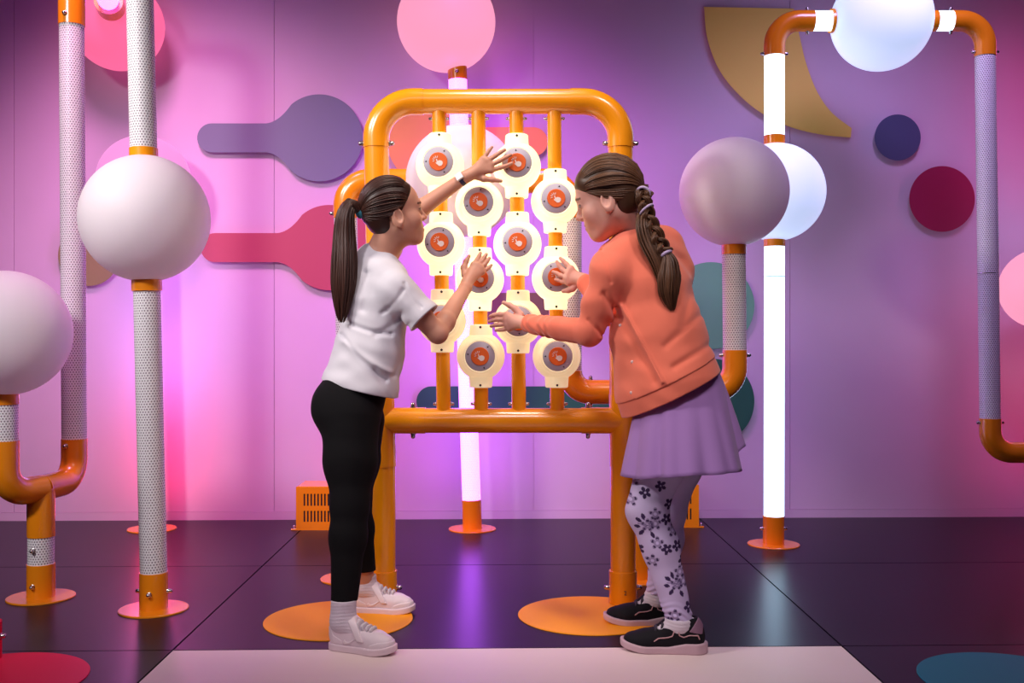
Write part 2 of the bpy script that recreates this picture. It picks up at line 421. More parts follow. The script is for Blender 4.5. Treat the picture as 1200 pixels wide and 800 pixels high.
# two-armed post at the picture's left
b0 = floor_at(48, 700); D = b0[1]
p = Post('globe_post', 'orange forked post with one white globe arm and one tall perforated arm', 'lamp post', b0)
tee = P(48, 572, D)
A = P(5, 584, 3.66); B = P(87, 559, 4.02); A[2] = B[2] = tee[2]
p.flange(b0)
p.pipe('collar', [b0+(0, 0, 0.004), P(48, 660, D)], RO+0.001, M_ORANGE)
p.pipe('perforated_tube', [P(48, 661, D), P(48, 626, D)], RP, M_PERF)
p.pipe('tee', [P(48, 628, D), tee], RO, M_ORANGE)
p.pipe('elbow', [A+(0, 0, 0.19), A, tee+(tee-A)*0.02], RO+0.001, M_ORANGE, 0.09)
zb = P(87, 514, 4.02)[2]
Bt = np.array((B[0], B[1], zb))
p.pipe('elbow', [tee, B, Bt], RO, M_ORANGE, 0.09)
At = A+(0, 0, 0.17)
gA = np.array((A[0], A[1], 0.95-(390-400)*3.66/1200))
p.pipe('perforated_tube', [A+(0, 0, 0.18), gA-(0, 0, 0.24)], RP, M_PERF)
p.pipe('collar', [gA-(0, 0, 0.255), gA-(0, 0, 0.205)], RO, M_ORANGE)
p.globe(gA+(0.006, 0, 0), 0.2225, M_GLOBE)
e = np.array((B[0]-0.012, B[1], 2.66)); gs = P(138, 29, 5.2)
tilt = np.array((-0.012, 0, 0))
p.pipe('perforated_tube', [Bt-(0, 0, 0.01), np.array((B[0]-0.010, B[1], P(84, 30, 4.02)[2]+0.01))], RP, M_PERF)
p.pipe('elbow', [np.array((B[0]-0.010, B[1], P(84, 30, 4.02)[2])), e, e+unit(gs-e)*0.35], RO+0.001, M_ORANGE, 0.12)
p.pipe('lit_tube', [e+unit(gs-e)*0.34, gs-unit(gs-e)*0.27], RP, M_LITPERF)
p.pipe('collar', [gs-unit(gs-e)*0.30, gs-unit(gs-e)*0.205], RO+0.018, M_ORANGE)
p.globe(gs, 0.228, M_GLOBE_PINK, label='lit hot pink globe')
for q, d in ((P(48, 684, D), 1), (P(48, 642, D), 1)): p.bolt(q+(-0.008, -RO, 0), (0, -1, 0))
p.bolt(P(87, 521, 4.02)+(-0.012, -RO, 0), (0, -1, 0)); p.bolt(P(84, 20, 4.02)+(-0.005, -RO, 0), (0, -1, 0))

# lit tube close to the wall behind the white globe: colour runs from red at the foot to magenta
def led_gradient(name, stops, z0, z1, strength):
    m = mat(name, (0.7, 0.6, 0.7, 1), 0.4); nt = m.node_tree; b = nt.nodes['Principled BSDF']
    g = nt.nodes.new('ShaderNodeNewGeometry'); s_ = nt.nodes.new('ShaderNodeSeparateXYZ'); nt.links.new(g.outputs['Position'], s_.inputs[0])
    mr = nt.nodes.new('ShaderNodeMapRange'); mr.inputs[1].default_value = z0; mr.inputs[2].default_value = z1
    nt.links.new(s_.outputs[2], mr.inputs[0]); cr = nt.nodes.new('ShaderNodeValToRGB'); nt.links.new(mr.outputs[0], cr.inputs[0])
    while len(cr.color_ramp.elements) > 1: cr.color_ramp.elements.remove(cr.color_ramp.elements[0])
    cr.color_ramp.elements[0].position = stops[0][0]; cr.color_ramp.elements[0].color = (*stops[0][1], 1)
    for t, c in stops[1:]:
        e_ = cr.color_ramp.elements.new(t); e_.color = (*c, 1)
    nt.links.new(cr.outputs[0], b.inputs['Emission Color']); b.inputs['Emission Strength'].default_value = strength
    return m
M_LED1 = led_gradient('led_red_to_violet', [(0.0, (1, 0.02, 0.10)), (0.28, (1, 0.03, 0.16)), (0.45, (0.75, 0.30, 1.0)), (0.7, (0.7, 0.3, 1.0)), (1.0, (1.0, 0.2, 0.7))], 0.0, 1.75, 9.0)
b0 = floor_at(178, 620); D = b0[1]
p = Post('globe_post', 'lit post with magenta globe close to the wall behind the white globe post', 'lamp post', b0)
p.flange(b0)
p.pipe('collar', [b0+(0, 0, 0.004), P(178, 598, D)], RO, M_ORANGE)
p.pipe('lit_tube', [P(178, 599, D), P(169, 268, D)], RP, M_LED1, label='tube glowing red to violet')
g = P(169, 213, D)
p.pipe('collar', [P(169, 272, D), P(169, 262, D)], RO, M_ORANGE)
p.globe(g, 53.5*D/1200, M_GLOBE_MAG, label='lit magenta globe')

# lit violet post behind the frame, pink globe on top
b0 = floor_at(553.5, 620); D = b0[1]
Xc = lambda y: 536+17.5*(y-85)/530
V = lambda y: P(Xc(y), y, D)
p = Post('globe_post', 'violet-lit perforated post with a large pink globe behind the amber frame', 'lamp post', b0)
p.flange(b0)
p.pipe('collar', [b0+(0, 0, 0.004), V(585)], RO, M_ORANGE)
p.pipe('lit_tube', [V(586), V(92)], RP, M_LITPERF, label='perforated tube glowing violet white')
p.pipe('collar', [V(94), V(78)], RO, M_ORANGE)
p.bolt(V(86)+(0, -RO, 0), (0, -1, 0))
p.globe(P(523, 26, D), 57.5*D/1200, M_GLOBE_ROSE, label='lit rose pink globe')

# white-lit run: up from the floor, through a globe, over an arch with a second globe, down an unlit tube
b0 = floor_at(906.5, 638); D = b0[1]; s = D/1200
p = Post('globe_arch', 'orange arch of white-lit tube with two pale blue globes', 'lamp post', b0)
V = lambda x, y: P(x, y, D)
p.flange(b0)
p.pipe('collar', [b0+(0, 0, 0.004), V(906.5, 604)], RO, M_ORANGE)
p.pipe('lit_tube', [V(907, 605), V(907.5, 288)], RP, M_LITTUBE, label='tube glowing bright bluish white')
p.pipe('joint_ring', [V(907.3, 324.5), V(907.3, 323.6)], RP+0.0006, M_BLACKBOLT)
p.pipe('collar', [V(907.5, 289), V(907.5, 276)], RO, M_ORANGE)
p.globe(V(909, 225), 57*s, M_GLOBE_BLUE, label='lit pale blue globe')
p.pipe('collar', [V(907.5, 169), V(907.5, 159)], RO, M_ORANGE)
p.pipe('lit_tube', [V(907.5, 160), V(907.5, 65)], RP, M_LITTUBE, label='tube glowing bright bluish white')
p.pipe('elbow', [V(907.5, 66), V(907.5, 24.5), V(953, 24.5)], RO, M_ORANGE, 0.115)
p.pipe('lit_tube', [V(952, 24.5), V(975, 24.5)], RP, M_LITTUBE, label='short tube glowing bright bluish white')
p.pipe('collar', [V(973, 24.5), V(985, 24.5)], RO+0.006, M_ORANGE)
p.globe(V(1033, 24), 58*s, M_GLOBE_BLUE, label='lit pale blue globe')
p.pipe('collar', [V(1084, 24.5), V(1097, 24.5)], RO, M_ORANGE)
p.pipe('lit_tube', [V(1096, 24.5), V(1116, 24.5)], RP, M_LITTUBE, label='short tube glowing bright bluish white')
p.pipe('elbow', [V(1115, 24.5), V(1154.5, 24.5), V(1154.5, 66)], RO, M_ORANGE, 0.115)
p.pipe('perforated_tube', [V(1154.5, 65), V(1160.5, 492)], RP, M_PERF)
p.pipe('joint_ring', [V(1157.6, 320.5), V(1157.6, 319.7)], RP+0.0006, M_STEEL)
p.pipe('elbow', [V(1160.5, 490), V(1160.5, 530), V(1211, 530)], RO, M_ORANGE, 0.10)
p.pipe('elbow', [V(1210, 530), V(1262, 530), V(1262, 570)], RO, M_ORANGE, 0.10)
M_LED2 = led_gradient('led_pink_to_blue', [(0.0, (1, 0.03, 0.2)), (0.3, (1, 0.05, 0.25)), (0.55, (0.25, 0.4, 0.8)), (0.62, (0.3, 0.6, 1.0)), (0.78, (1.0, 0.15, 0.4)), (1.0, (1.0, 0.1, 0.4))], 0.3, 2.2, 4.0)
gE = P(1221, 338, D)
e0 = V(1262, 0); e0 = np.array((e0[0], e0[1], 0.0)); p.flange(e0)
p.pipe('perforated_tube', [V(1262, 569), e0+(0, 0, 0.09)], RP, M_PERF)
p.pipe('collar', [e0+(0, 0, 0.10), e0+(0, 0, 0.004)], RO, M_ORANGE)
p.bolts_x(V(907.5, 63), RO); p.bolts_x(V(1154.5, 61), RO); p.bolts_z(V(946, 24.5), RO); p.bolts_z(V(1114, 24.5), RO)
p.bolts_x(V(906.5, 619), RO); p.bolts_x(V(1160.5, 495), RO)

b0 = np.array(((1221-600)*5.18/1200+0.10, 5.18, 0.0))
p = Post('globe_post', 'pink and blue lit post with a small pink globe behind the unlit perforated tube', 'lamp post', b0)
p.flange(b0)
p.pipe('collar', [b0+(0, 0, 0.004), b0+(0, 0, 0.12)], RO, M_ORANGE)
gz = 0.95-(338-400)*5.18/1200
gx = (1221-600)*5.18/1200
p.pipe('lit_tube', [np.array((gx+0.10, 5.18, 0.11)), np.array((gx+0.10, 5.18, gz-0.19))], RP, M_LED2, label='tube glowing pink and blue')
p.pipe('lit_tube', [np.array((gx+0.10, 5.18, gz+0.19)), np.array((gx+0.10, 5.18, 2.6))], RP, M_LED2, label='tube glowing pink and blue')
p.globe(np.array((gx, 5.18, gz)), 0.203, M_GLOBE_ROSE, label='lit pink globe')

# unlit run behind the frame: foot, elbow, globe, elbow, down, along and up to the dusky globe
D = 4.10; s = D/1200; V = lambda x, y: P(x, y, D)
b0 = np.array((V(749, 0)[0], D, 0.0))
p = Post('globe_run', 'zigzag orange and perforated pipe run with two unlit globes behind the amber frame', 'lamp post', b0)
f2 = np.array((V(411, 0)[0], D, 0.0))
p.flange(b0); p.flange(f2)
p.pipe('collar', [f2+(0, 0, 0.004), f2+(0, 0, 0.10)], RO, M_ORANGE)
p.pipe('perforated_tube', [f2+(0, 0, 0.09), V(405, 253)], RP, M_PERF)
p.pipe('elbow', [V(405, 256), V(405, 212), V(478, 212)], RO, M_ORANGE, 0.10)
p.globe(V(541, 212), 65.5*s, M_GLOBE)
p.pipe('elbow', [V(600, 212), V(668, 212), V(668, 256)], RO, M_ORANGE, 0.10)
p.pipe('perforated_tube', [V(668, 254), V(668, 436)], RP, M_PERF)
p.pipe('elbow', [V(668, 434), V(668, 459), V(749, 459)], RO, M_ORANGE, 0.08)
p.pipe('tee', [V(749, 459), V(749, 545)], RO, M_ORANGE)
p.pipe('perforated_tube', [V(749, 544), V(749, 600)], RP, M_PERF)
p.pipe('collar', [V(749, 598), b0+(0, 0, 0.004)], RO, M_ORANGE)
p.pipe('elbow', [V(748, 459), V(861, 459), V(861, 410)], RO, M_ORANGE, 0.10)
p.pipe('perforated_tube', [V(861, 411), V(860, 297)], RP, M_PERF)
p.pipe('collar', [V(860, 298), V(860, 283)], RO, M_ORANGE)
p.globe(V(860, 225), 63.5*s, M_GLOBE)
p.bolts_x(V(405, 250), RO); p.bolts_x(V(861, 416), RO); p.bolts_z(V(692, 459), RO); p.bolts_z(V(616, 212), RO)

# red post base and teal disc on the floor near the camera
c = floor_at(-8, 797)
t = thing('red_post', 'red post standing on a wide round red base plate', 'post', tuple(c))
link('base_plate', lathe([(0.252, 0), (0.252, 0.002), (0.251, 0.003), (0.02, 0.003)], 72, 'base_plate'), M_RED, t)
link('collar', sweep([(-0.125, 0.19, 0.002), (-0.125, 0.19, 0.112)], 0.05, name='collar'), M_RED, t)
link('upright', sweep([(-0.125, 0.19, 0.10), (-0.125, 0.19, 0.9)], 0.040, name='upright'), M_PERF, t)
for a_, b_ in (((0.046, 0, 0), (1, 0, 0)),): bolt(t, (0, 0, 0), (-0.125+0.05, 0.19, 0.07), (1, 0, 0))
c = floor_at(1187, 797)
o = link('floor_disc', lathe([(0.252, 0), (0.252, 0.002), (0.251, 0.003), (0.02, 0.003)], 72, 'floor_disc'), M_TEAL, None, tuple(c))
tag(o, 'round teal disc lying on the dark floor', 'floor disc')

# ------------------------------------------------------------------ the amber play frame with light buttons
D = 3.71; s = D/1200; V = lambda x, y, d=0.0: P(x, y, D)+np.array((0, d, 0))
fb = np.array((V(589, 0)[0], D, 0.0))
fr = thing('play_frame', 'amber pipe frame of touch light buttons on four upright bars', 'play frame', tuple(fb))
def fp(name, pts, r, m=M_YELLOW, R=None, label=None):
    path = fillet(pts, R) if R else [np.asarray(q, float) for q in pts]
    return link(name, sweep(path, r, 36, fb, True, name), m, fr, label=label)
RB, RE = 0.0450, 0.0475
fp('elbow', [V(441, 173), V(440, 119), V(496, 119)], RE, R=0.135)
fp('elbow', [V(727, 173), V(727.5, 119), V(668, 119)], RE, R=0.135)
fp('top_bar', [V(493, 119), V(671, 119)], RB)
fp('upright', [V(441, 171), V(447, 472)], RB)
fp('upright', [V(727, 171), V(729, 472)], RB)
fp('crossbar', [V(450, 492.5), V(729, 492.5)], RB)
fp('tee', [V(447, 462), V(449, 546)], RE); fp('tee', [V(729, 462), V(730, 546)], RE)
fp('tee_arm', [V(449, 492.5), V(499, 492.5)], RE); fp('tee_arm', [V(730, 492.5), V(681, 492.5)], RE)
fp('leg', [V(449, 544), V(449, 670)], RB); fp('leg', [V(730, 544), V(730, 670)], RB)
for x in (449, 730):
    q = V(x, 668); q0 = np.array((q[0], q[1], 0.005)); fp('foot_sleeve', [q0, q], RE+0.003)
for x, y in ((397, 726), (692, 720.5)):
    c = floor_at(x, y)
    link('base_plate', lathe([(0.252, 0), (0.252, 0.002), (0.251, 0.003), (0.02, 0.003)], 72, 'base_plate'), M_PLATE, fr, tuple(c-fb))
for x in (449, 730):
    for sg in (-1, 1): bolt(fr, fb, V(x, 688)+(sg*(RE+0.003), 0, 0), (sg, 0, 0), 1.1)
for x in (441, 727):
    for sg in (-1, 1): bolt(fr, fb, V(x, 168)+(sg*RE, 0, 0), (sg, 0, 0), 1.1)
for x in (484, 689):
    for sg in (-1, 1): bolt(fr, fb, V(x, 492.5)+(0, 0, sg*RE), (0, 0, sg), 1.1)
colx = [(514.5, 520), (560.5, 564), (605, 608), (649.5, 653)]
def cx_at(i, y): a, b = colx[i]; return a+(b-a)*(y-130)/350
for i in range(4):
    fp('button_bar', [V(cx_at(i, 125), 125), V(cx_at(i, 485), 485)], 0.0262)
    for y in (139, 473):
        for sg in (-1, 1): bolt(fr, fb, V(cx_at(i, y), y)+(sg*0.026, 0, 0), (sg, 0, 0), 0.75)
# sticker numeral on a leg sleeve
tc_ = bpy.data.curves.new('numeral', 'FONT'); tc_.body = '2'; tc_.size = 0.022; tc_.align_x = 'CENTER'; tc_.align_y = 'CENTER'; tc_.extrude = 0.0004
to = bpy.data.objects.new('tmp_numeral', tc_); COL.objects.link(to)
dg = bpy.context.evaluated_depsgraph_get(); tme = bpy.data.meshes.new_from_object(to.evaluated_get(dg)); bpy.data.objects.remove(to)
q = V(731, 691)
no = link('numeral', tme, M_BLACKBOLT, fr, tuple(q-fb+np.array((0, -RE-0.0042, 0))), label='small dark numeral'); no.rotation_euler = (math.pi/2, 0, 0)

# light button: opal globe with neck clamps, grey bezel, orange disc with a pressing-hand symbol
M_BTN = mat('button_opal_lit', (0.8, 0.7, 0.45, 1), 0.45, (1.0, 0.86, 0.50, 1), 1.05, spec=0.3)
M_BTND = mat('button_opal_dim', (0.8, 0.68, 0.48, 1), 0.45, (1.0, 0.76, 0.44, 1), 0.50, spec=0.3)
M_BEZ = mat('bezel_grey', (0.50, 0.46, 0.54, 1), 0.5)
M_DISC = mat('button_orange', (0.80, 0.14, 0.02, 1), 0.45)
M_ICON = mat('icon_white', (0.85, 0.74, 0.70, 1), 0.5)
rB = 0.087; nk = 0.041; nh = 0.114
prof = [(0.0265, -nh), (nk-0.003, -nh), (nk, -nh+0.003)]
a0 = math.asin((nk)/rB)
prof += [(rB*math.sin(t), -rB*math.cos(t)) for t in np.linspace(a0+0.03, math.pi-a0-0.03, 34)]
prof += [(nk, nh-0.003), (nk-0.003, nh), (0.0265, nh)]
ME_GL = lathe(prof, 56, 'light_button'); ME_GD = ME_GL.copy()
ME_GL.materials.append(M_BTN); ME_GD.materials.append(M_BTND)
ME_RIM = lathe([(0.068, -0.050), (0.066, -0.066), (0.060, -0.080), (0.0565, -0.084), (0.0545, -0.083), (0.054, -0.070)], 56, 'rim', 'Y')
ME_RIMD = ME_RIM.copy(); ME_RIM.materials.append(M_BTN); ME_RIMD.materials.append(M_BTND)
ME_BEZ = lathe([(0.001, -0.0855), (0.050, -0.0855), (0.053, -0.083), (0.053, -0.06)], 56, 'bezel', 'Y'); ME_BEZ.materials.append(M_BEZ)
ME_DSC = lathe([(0.001, -0.0895), (0.031, -0.0895), (0.0325, -0.088), (0.0325, -0.080)], 48, 'button_disc', 'Y'); ME_DSC.materials.append(M_DISC)
hand2d = [(-0.0075, 0.0085), (-0.0045, 0.0085), (-0.002, 0.001), (0.004, 0.0035), (0.009, 0.003), (0.0135, 0.001), (0.0165, -0.003), (0.0155, -0.010),
          (0.011, -0.0155), (0.003, -0.0165), (-0.002, -0.012), (-0.0085, -0.0065), (-0.0085, -0.004), (-0.0045, -0.0045), (-0.0055, 0.0)]
def extr(poly, y0, y1):
    n = len(poly); v = [(x, y0, z) for x, z in poly]+[(x, y1, z) for x, z in poly]
    return v, [tuple(range(n)), tuple(reversed(range(n, 2*n)))]+[(i, n+i, n+(i+1) % n, (i+1) % n) for i in range(n)]
vv, ff = extr(hand2d, -0.0908, -0.089)
for ang in (75, 105, 135, 165, 200):
    a = math.radians(ang); d = np.array((math.cos(a), math.sin(a))); nrm = np.array((-d[1], d[0]))*0.0011
    c0 = np.array((-0.006, 0.005))
    quad = [c0+d*0.0075-nrm, c0+d*0.0075+nrm, c0+d*0.0145+nrm, c0+d*0.0145-nrm]
    v2, f2_ = extr([tuple(q) for q in quad], -0.0908, -0.089); o_ = len(vv); vv += v2; ff += [tuple(i+o_ for i in f) for f in f2_]
ME_ICON = mk('hand_symbol', vv, ff, False); ME_ICON.materials.append(M_ICON)
tri = [(0.0042, 0.0), (-0.0026, 0.0036), (-0.0026, -0.0036)]
v3, f3 = extr(tri, -0.0862, -0.085); ME_TRI = mk('screw_mark', v3, f3, False); ME_TRI.materials.append(M_BLACKBOLT)
ME_SCR = lathe([(0.0045, -0.0005), (0.0045, 0.0022), (0.002, 0.003)], 10, 'clamp_screw', 'Y'); ME_SCR.materials.append(M_BLACKBOLT)
rows_ = [[194, 286, 376], [240, 327.5, 417], [195, 286, 377], [236, 326, 417]]
tilts = [0, 12, -15, 20, 8, -10, 35, 5, -25, 15, 60, 0]
bi = 0
for i in range(4):
    for j, y in enumerate(rows_[i]):
        lit = not ((i in (0, 2) and j == 2) or (i in (1, 3) and j == 2))
        c = V(cx_at(i, y), y)-fb
        g = link('light_button', ME_GL if lit else ME_GD, None, fr, tuple(c), 'glowing cream button globe' if lit else 'dim cream button globe')
        link('rim', ME_RIM if lit else ME_RIMD, None, g)
        link('bezel', ME_BEZ, None, g); link('button_disc', ME_DSC, None, g, label='orange button disc')
        link('hand_symbol', ME_ICON, None, g)
        for k in range(3):
            a = math.radians(60+120*k+tilts[bi]); tr = link('screw_mark', ME_TRI, None, g, (0.0435*math.cos(a), 0, 0.0435*math.sin(a))); tr.rotation_euler = (0, -a, 0)
        for sg in (-1, 1): link('clamp_screw', ME_SCR, None, g, (0, -nk-0.0008, sg*(nh-0.010))).rotation_euler = (0, 0, math.pi)
        bi += 1

# ================================================================== sculpting with distance fields
def smin(a, b, k):
    if k <= 0: return np.minimum(a, b)
    h = np.maximum(k-np.abs(a-b), 0)/k
    return np.minimum(a, b)-h*h*k*0.25
def smax(a, b, k): return -smin(-a, -b, k)
def f_rc(p, a, b, r1, r2):
    a = np.asarray(a, np.float32); ba = np.asarray(b, np.float32)-a; q = p-a
    t = np.clip((q@ba)/max(float(ba@ba), 1e-12), 0, 1)
    return np.linalg.norm(q-t[:, None]*ba, axis=1)-(r1+(r2-r1)*t)
def f_sph(p, c, r): return np.linalg.norm(p-np.asarray(c, np.float32), axis=1)-r
def f_ell(p, c, r, R=None):
    q = p-np.asarray(c, np.float32)
    if R is not None: q = q@R.T.astype(np.float32)
    r = np.asarray(r, np.float32); k0 = np.linalg.norm(q/r, axis=1); k1 = np.linalg.norm(q/(r*r), axis=1)+1e-9
    return k0*(k0-1)/k1
def f_ec(p, a, b, r0, r1, lat):
    """tapered limb or trunk of oval section: r = (half width along lat, half depth across it)"""
    a = np.asarray(a, np.float32); ba = np.asarray(b, np.float32)-a; L = float(np.linalg.norm(ba)); ax = ba/L
    lat = np.asarray(lat, np.float32); lat = lat-ax*float(lat@ax); lat /= np.linalg.norm(lat); fw = np.cross(ax, lat)
    q = p-a; t = q@ax; tc = np.clip(t, 0, L)/L
    A = r0[0]+(r1[0]-r0[0])*tc; B = r0[1]+(r1[1]-r0[1])*tc; e = t-tc*L; mn = np.minimum(A, B)
    return (np.sqrt(((q@lat)/A)**2+((q@fw)/B)**2+(e/mn)**2)-1)*mn
def f_poly(u, v, poly):
    """signed distance to a polygon, negative inside"""
    d = np.full(u.shape, 1e9, np.float32); ins = np.zeros(u.shape, bool); n = len(poly)
    for i in range(n):
        (x0, y0), (x1, y1) = poly[i], poly[(i+1) % n]
        ex, ey = x1-x0, y1-y0; wx, wy = u-x0, v-y0
        t = np.clip((wx*ex+wy*ey)/(ex*ex+ey*ey), 0, 1)
        d = np.minimum(d, (wx-t*ex)**2+(wy-t*ey)**2)
        c = ((y0 <= v) & (y1 > v)) | ((y1 <= v) & (y0 > v))
        xi = x0+(v-y0)*(ex/(ey if abs(ey) > 1e-9 else 1e-9)); ins ^= c & (u < xi)
    d = np.sqrt(d); return np.where(ins, -d, d)

class Field:
    def __init__(s): s.ops = []
    def add(s, fn, lo, hi, k=0.01, op='u'):
        m = 0.03+k; s.ops.append((fn, np.asarray(lo)-m, np.asarray(hi)+m, k, op)); return s
    def rc(s, a, b, r1, r2, k=0.012, op='u'):
        a, b = np.asarray(a), np.asarray(b); r = max(r1, r2)
        return s.add(lambda p: f_rc(p, a, b, r1, r2), np.minimum(a, b)-r, np.maximum(a, b)+r, k, op)
    def chain(s, pts, rs, k=0.012):
        for i in range(len(pts)-1): s.rc(pts[i], pts[i+1], rs[i], rs[i+1], k)
        return s
    def sph(s, c, r, k=0.012, op='u'):
        c = np.asarray(c); return s.add(lambda p: f_sph(p, c, r), c-r, c+r, k, op)
    def ell(s, c, r, R=None, k=0.012, op='u'):
        c = np.asarray(c); m = max(r); return s.add(lambda p: f_ell(p, c, r, R), c-m, c+m, k, op)
    def ec(s, a, b, r0, r1, lat, k=0.02):
        a, b = np.asarray(a), np.asarray(b); m = max(*r0, *r1)
        return s.add(lambda p: f_ec(p, a, b, r0, r1, lat), np.minimum(a, b)-m, np.maximum(a, b)+m, k)
    def cut(s, fn, k=0.002):       # keep where fn < 0, everywhere
        s.ops.append((fn, None, None, k, 'i')); return s
    def plane(s, p0, n, k=0.002):  # keep the side n points away from
        n = unit(n).astype(np.float32); c = float(n@np.asarray(p0)); return s.cut(lambda p: p@n-c, k)
    def warp(s, fn): s.ops.append((fn, None, None, 0, 'w')); return s
    def bounds(s):
        los = [o[1] for o in s.ops if o[4] == 'u']; his = [o[2] for o in s.ops if o[4] == 'u']
        return np.min(los, axis=0), np.max(his, axis=0)
    def __call__(s, p):
        p = p.astype(np.float32); d = np.full(len(p), 0.5, np.float32)
        for fn, lo, hi, k, op in s.ops:
            if op == 'i': d = smax(d, fn(p), k); continue
            if op == 'w': d = d+fn(p); continue
            m = np.all((p > lo) & (p < hi), axis=1)
            if not m.any(): continue
            f = fn(p[m])
            d[m] = smin(d[m], f, k) if op == 'u' else smax(d[m], -f, k)
        return d

def polygonise(field, h, lo=None, hi=None):
    """surface nets on a grid that is only refined near the surface"""
    l, u = field.bounds(); lo = l if lo is None else np.asarray(lo); hi = u if hi is None else np.asarray(hi)
    C = 4; n = np.ceil((hi-lo)/(h*C)).astype(int)+1
    g = [lo[i]+np.arange(n[i])*h*C for i in range(3)]
    cc = np.stack(np.meshgrid(*[x[:-1]+h*C/2 for x in g], indexing='ij'), -1).reshape(-1, 3)
    cd = field(cc).reshape(n-1)
    near = np.abs(cd) < h*C*1.6
    N = (n-1)*C
    V = np.where(cd < 0, np.float32(-1), np.float32(1))
    V = V.repeat(C, 0).repeat(C, 1).repeat(C, 2)
    idx = np.argwhere(near)
    off = np.stack(np.meshgrid(*[np.arange(C)]*3, indexing='ij'), -1).reshape(-1, 3)
    for i in range(0, len(idx), 20000):
        q = (idx[i:i+20000, None, :]*C+off[None]).reshape(-1, 3)
        V[q[:, 0], q[:, 1], q[:, 2]] = field(lo+q*h)
    S = V < 0; S[0] = S[-1] = False; S[:, 0] = S[:, -1] = False; S[:, :, 0] = S[:, :, -1] = False
    any_ = np.zeros(N-1, bool); all_ = np.ones(N-1, bool)
    cs = [(a, b, c) for a in (0, 1) for b in (0, 1) for c in (0, 1)]
    for a, b, c in cs:
        x = S[a:N[0]-1+a, b:N[1]-1+b, c:N[2]-1+c]; any_ |= x; all_ &= x
    act = np.argwhere(any_ & ~all_); ids = np.full(N-1, -1, np.int32); ids[act[:, 0], act[:, 1], act[:, 2]] = np.arange(len(act))
    cv = np.stack([V[act[:, 0]+a, act[:, 1]+b, act[:, 2]+c] for a, b, c in cs], 1); ci = np.array(cs, np.float32)
    acc = np.zeros((len(act), 3), np.float32); cnt = np.zeros(len(act), np.float32)
    for i in range(8):
        for j in range(i+1, 8):
            if np.abs(ci[i]-ci[j]).sum() != 1: continue
            va, vb = cv[:, i], cv[:, j]; m = (va < 0) != (vb < 0)
            t = np.where(m, va/np.where(m, va-vb, 1), 0)
            acc += np.where(m[:, None], ci[i]+t[:, None]*(ci[j]-ci[i]), 0); cnt += m
    verts = lo+(act+acc/np.maximum(cnt, 1)[:, None])*h
    quads = []
    for ax in range(3):
        b, c = (ax+1) % 3, (ax+2) % 3
        s0 = [slice(1, N[i]-1) for i in range(3)]; s1 = list(s0)
        s0[ax] = slice(0, N[ax]-1); s1[ax] = slice(1, N[ax])
        A, B = S[tuple(s0)], S[tuple(s1)]; e = np.argwhere(A != B)
        if not len(e): continue
        fl_ = A[e[:, 0], e[:, 1], e[:, 2]]
        o = np.zeros(3, int); o[b] = 1; o[c] = 1; o[ax] = 0; e = e+o
        def cid(db, dc):
            q = e.copy(); q[:, b] -= db; q[:, c] -= dc; return ids[q[:, 0], q[:, 1], q[:, 2]]
        q = np.stack([cid(1, 1), cid(0, 1), cid(0, 0), cid(1, 0)], 1)
        q[~fl_] = q[~fl_][:, ::-1]; quads.append(q)
    quads = np.concatenate(quads); quads = quads[(quads >= 0).all(1)]
    return verts, quads
def np_mesh(name, verts, quads, color=None, smooth=True):
    me = bpy.data.meshes.new(name); nv, nq = len(verts), len(quads)
    me.vertices.add(nv); me.vertices.foreach_set('co', np.asarray(verts, np.float32).ravel())
    me.loops.add(nq*4); me.loops.foreach_set('vertex_index', np.asarray(quads, np.int32).ravel())
    me.polygons.add(nq); me.polygons.foreach_set('loop_start', np.arange(0, nq*4, 4, dtype=np.int32))
    me.polygons.foreach_set('use_smooth', np.ones(nq, bool) if smooth else np.zeros(nq, bool))
    me.update(calc_edges=True)
    if color is not None:
        at = me.color_attributes.new('Col', 'FLOAT_COLOR', 'POINT')
        at.data.foreach_set('color', np.concatenate([color, np.ones((nv, 1))], 1).astype(np.float32).ravel())
    me.validate(); return me
def sculpt(name, field, h, m, parent, base, color=None, label=None, lo=None, hi=None):
    v, q = polygonise(field, h, lo, hi)
    c = color(v) if color else None
    me = np_mesh(name, v-np.asarray(base), q, c)
    return link(name, me, m, parent, label=label)

def mat_attr(name, rough=0.5, sss=0.0, bump=None, spec=0.5, sheen=0.0):
    m = mat(name, (0.5, 0.5, 0.5, 1), rough, bump=bump, spec=spec, sss=sss, sheen=sheen); nt = m.node_tree
    a = nt.nodes.new('ShaderNodeVertexColor'); a.layer_name = 'Col'
    nt.links.new(a.outputs[0], nt.nodes['Principled BSDF'].inputs['Base Color']); return m

def frame_of(fwd, up=(0, 0, 1)):
    y = unit(fwd); x = unit(np.cross(y, up)); z = np.cross(x, y); return np.stack([x, y, z])   # rows: right, forward, up

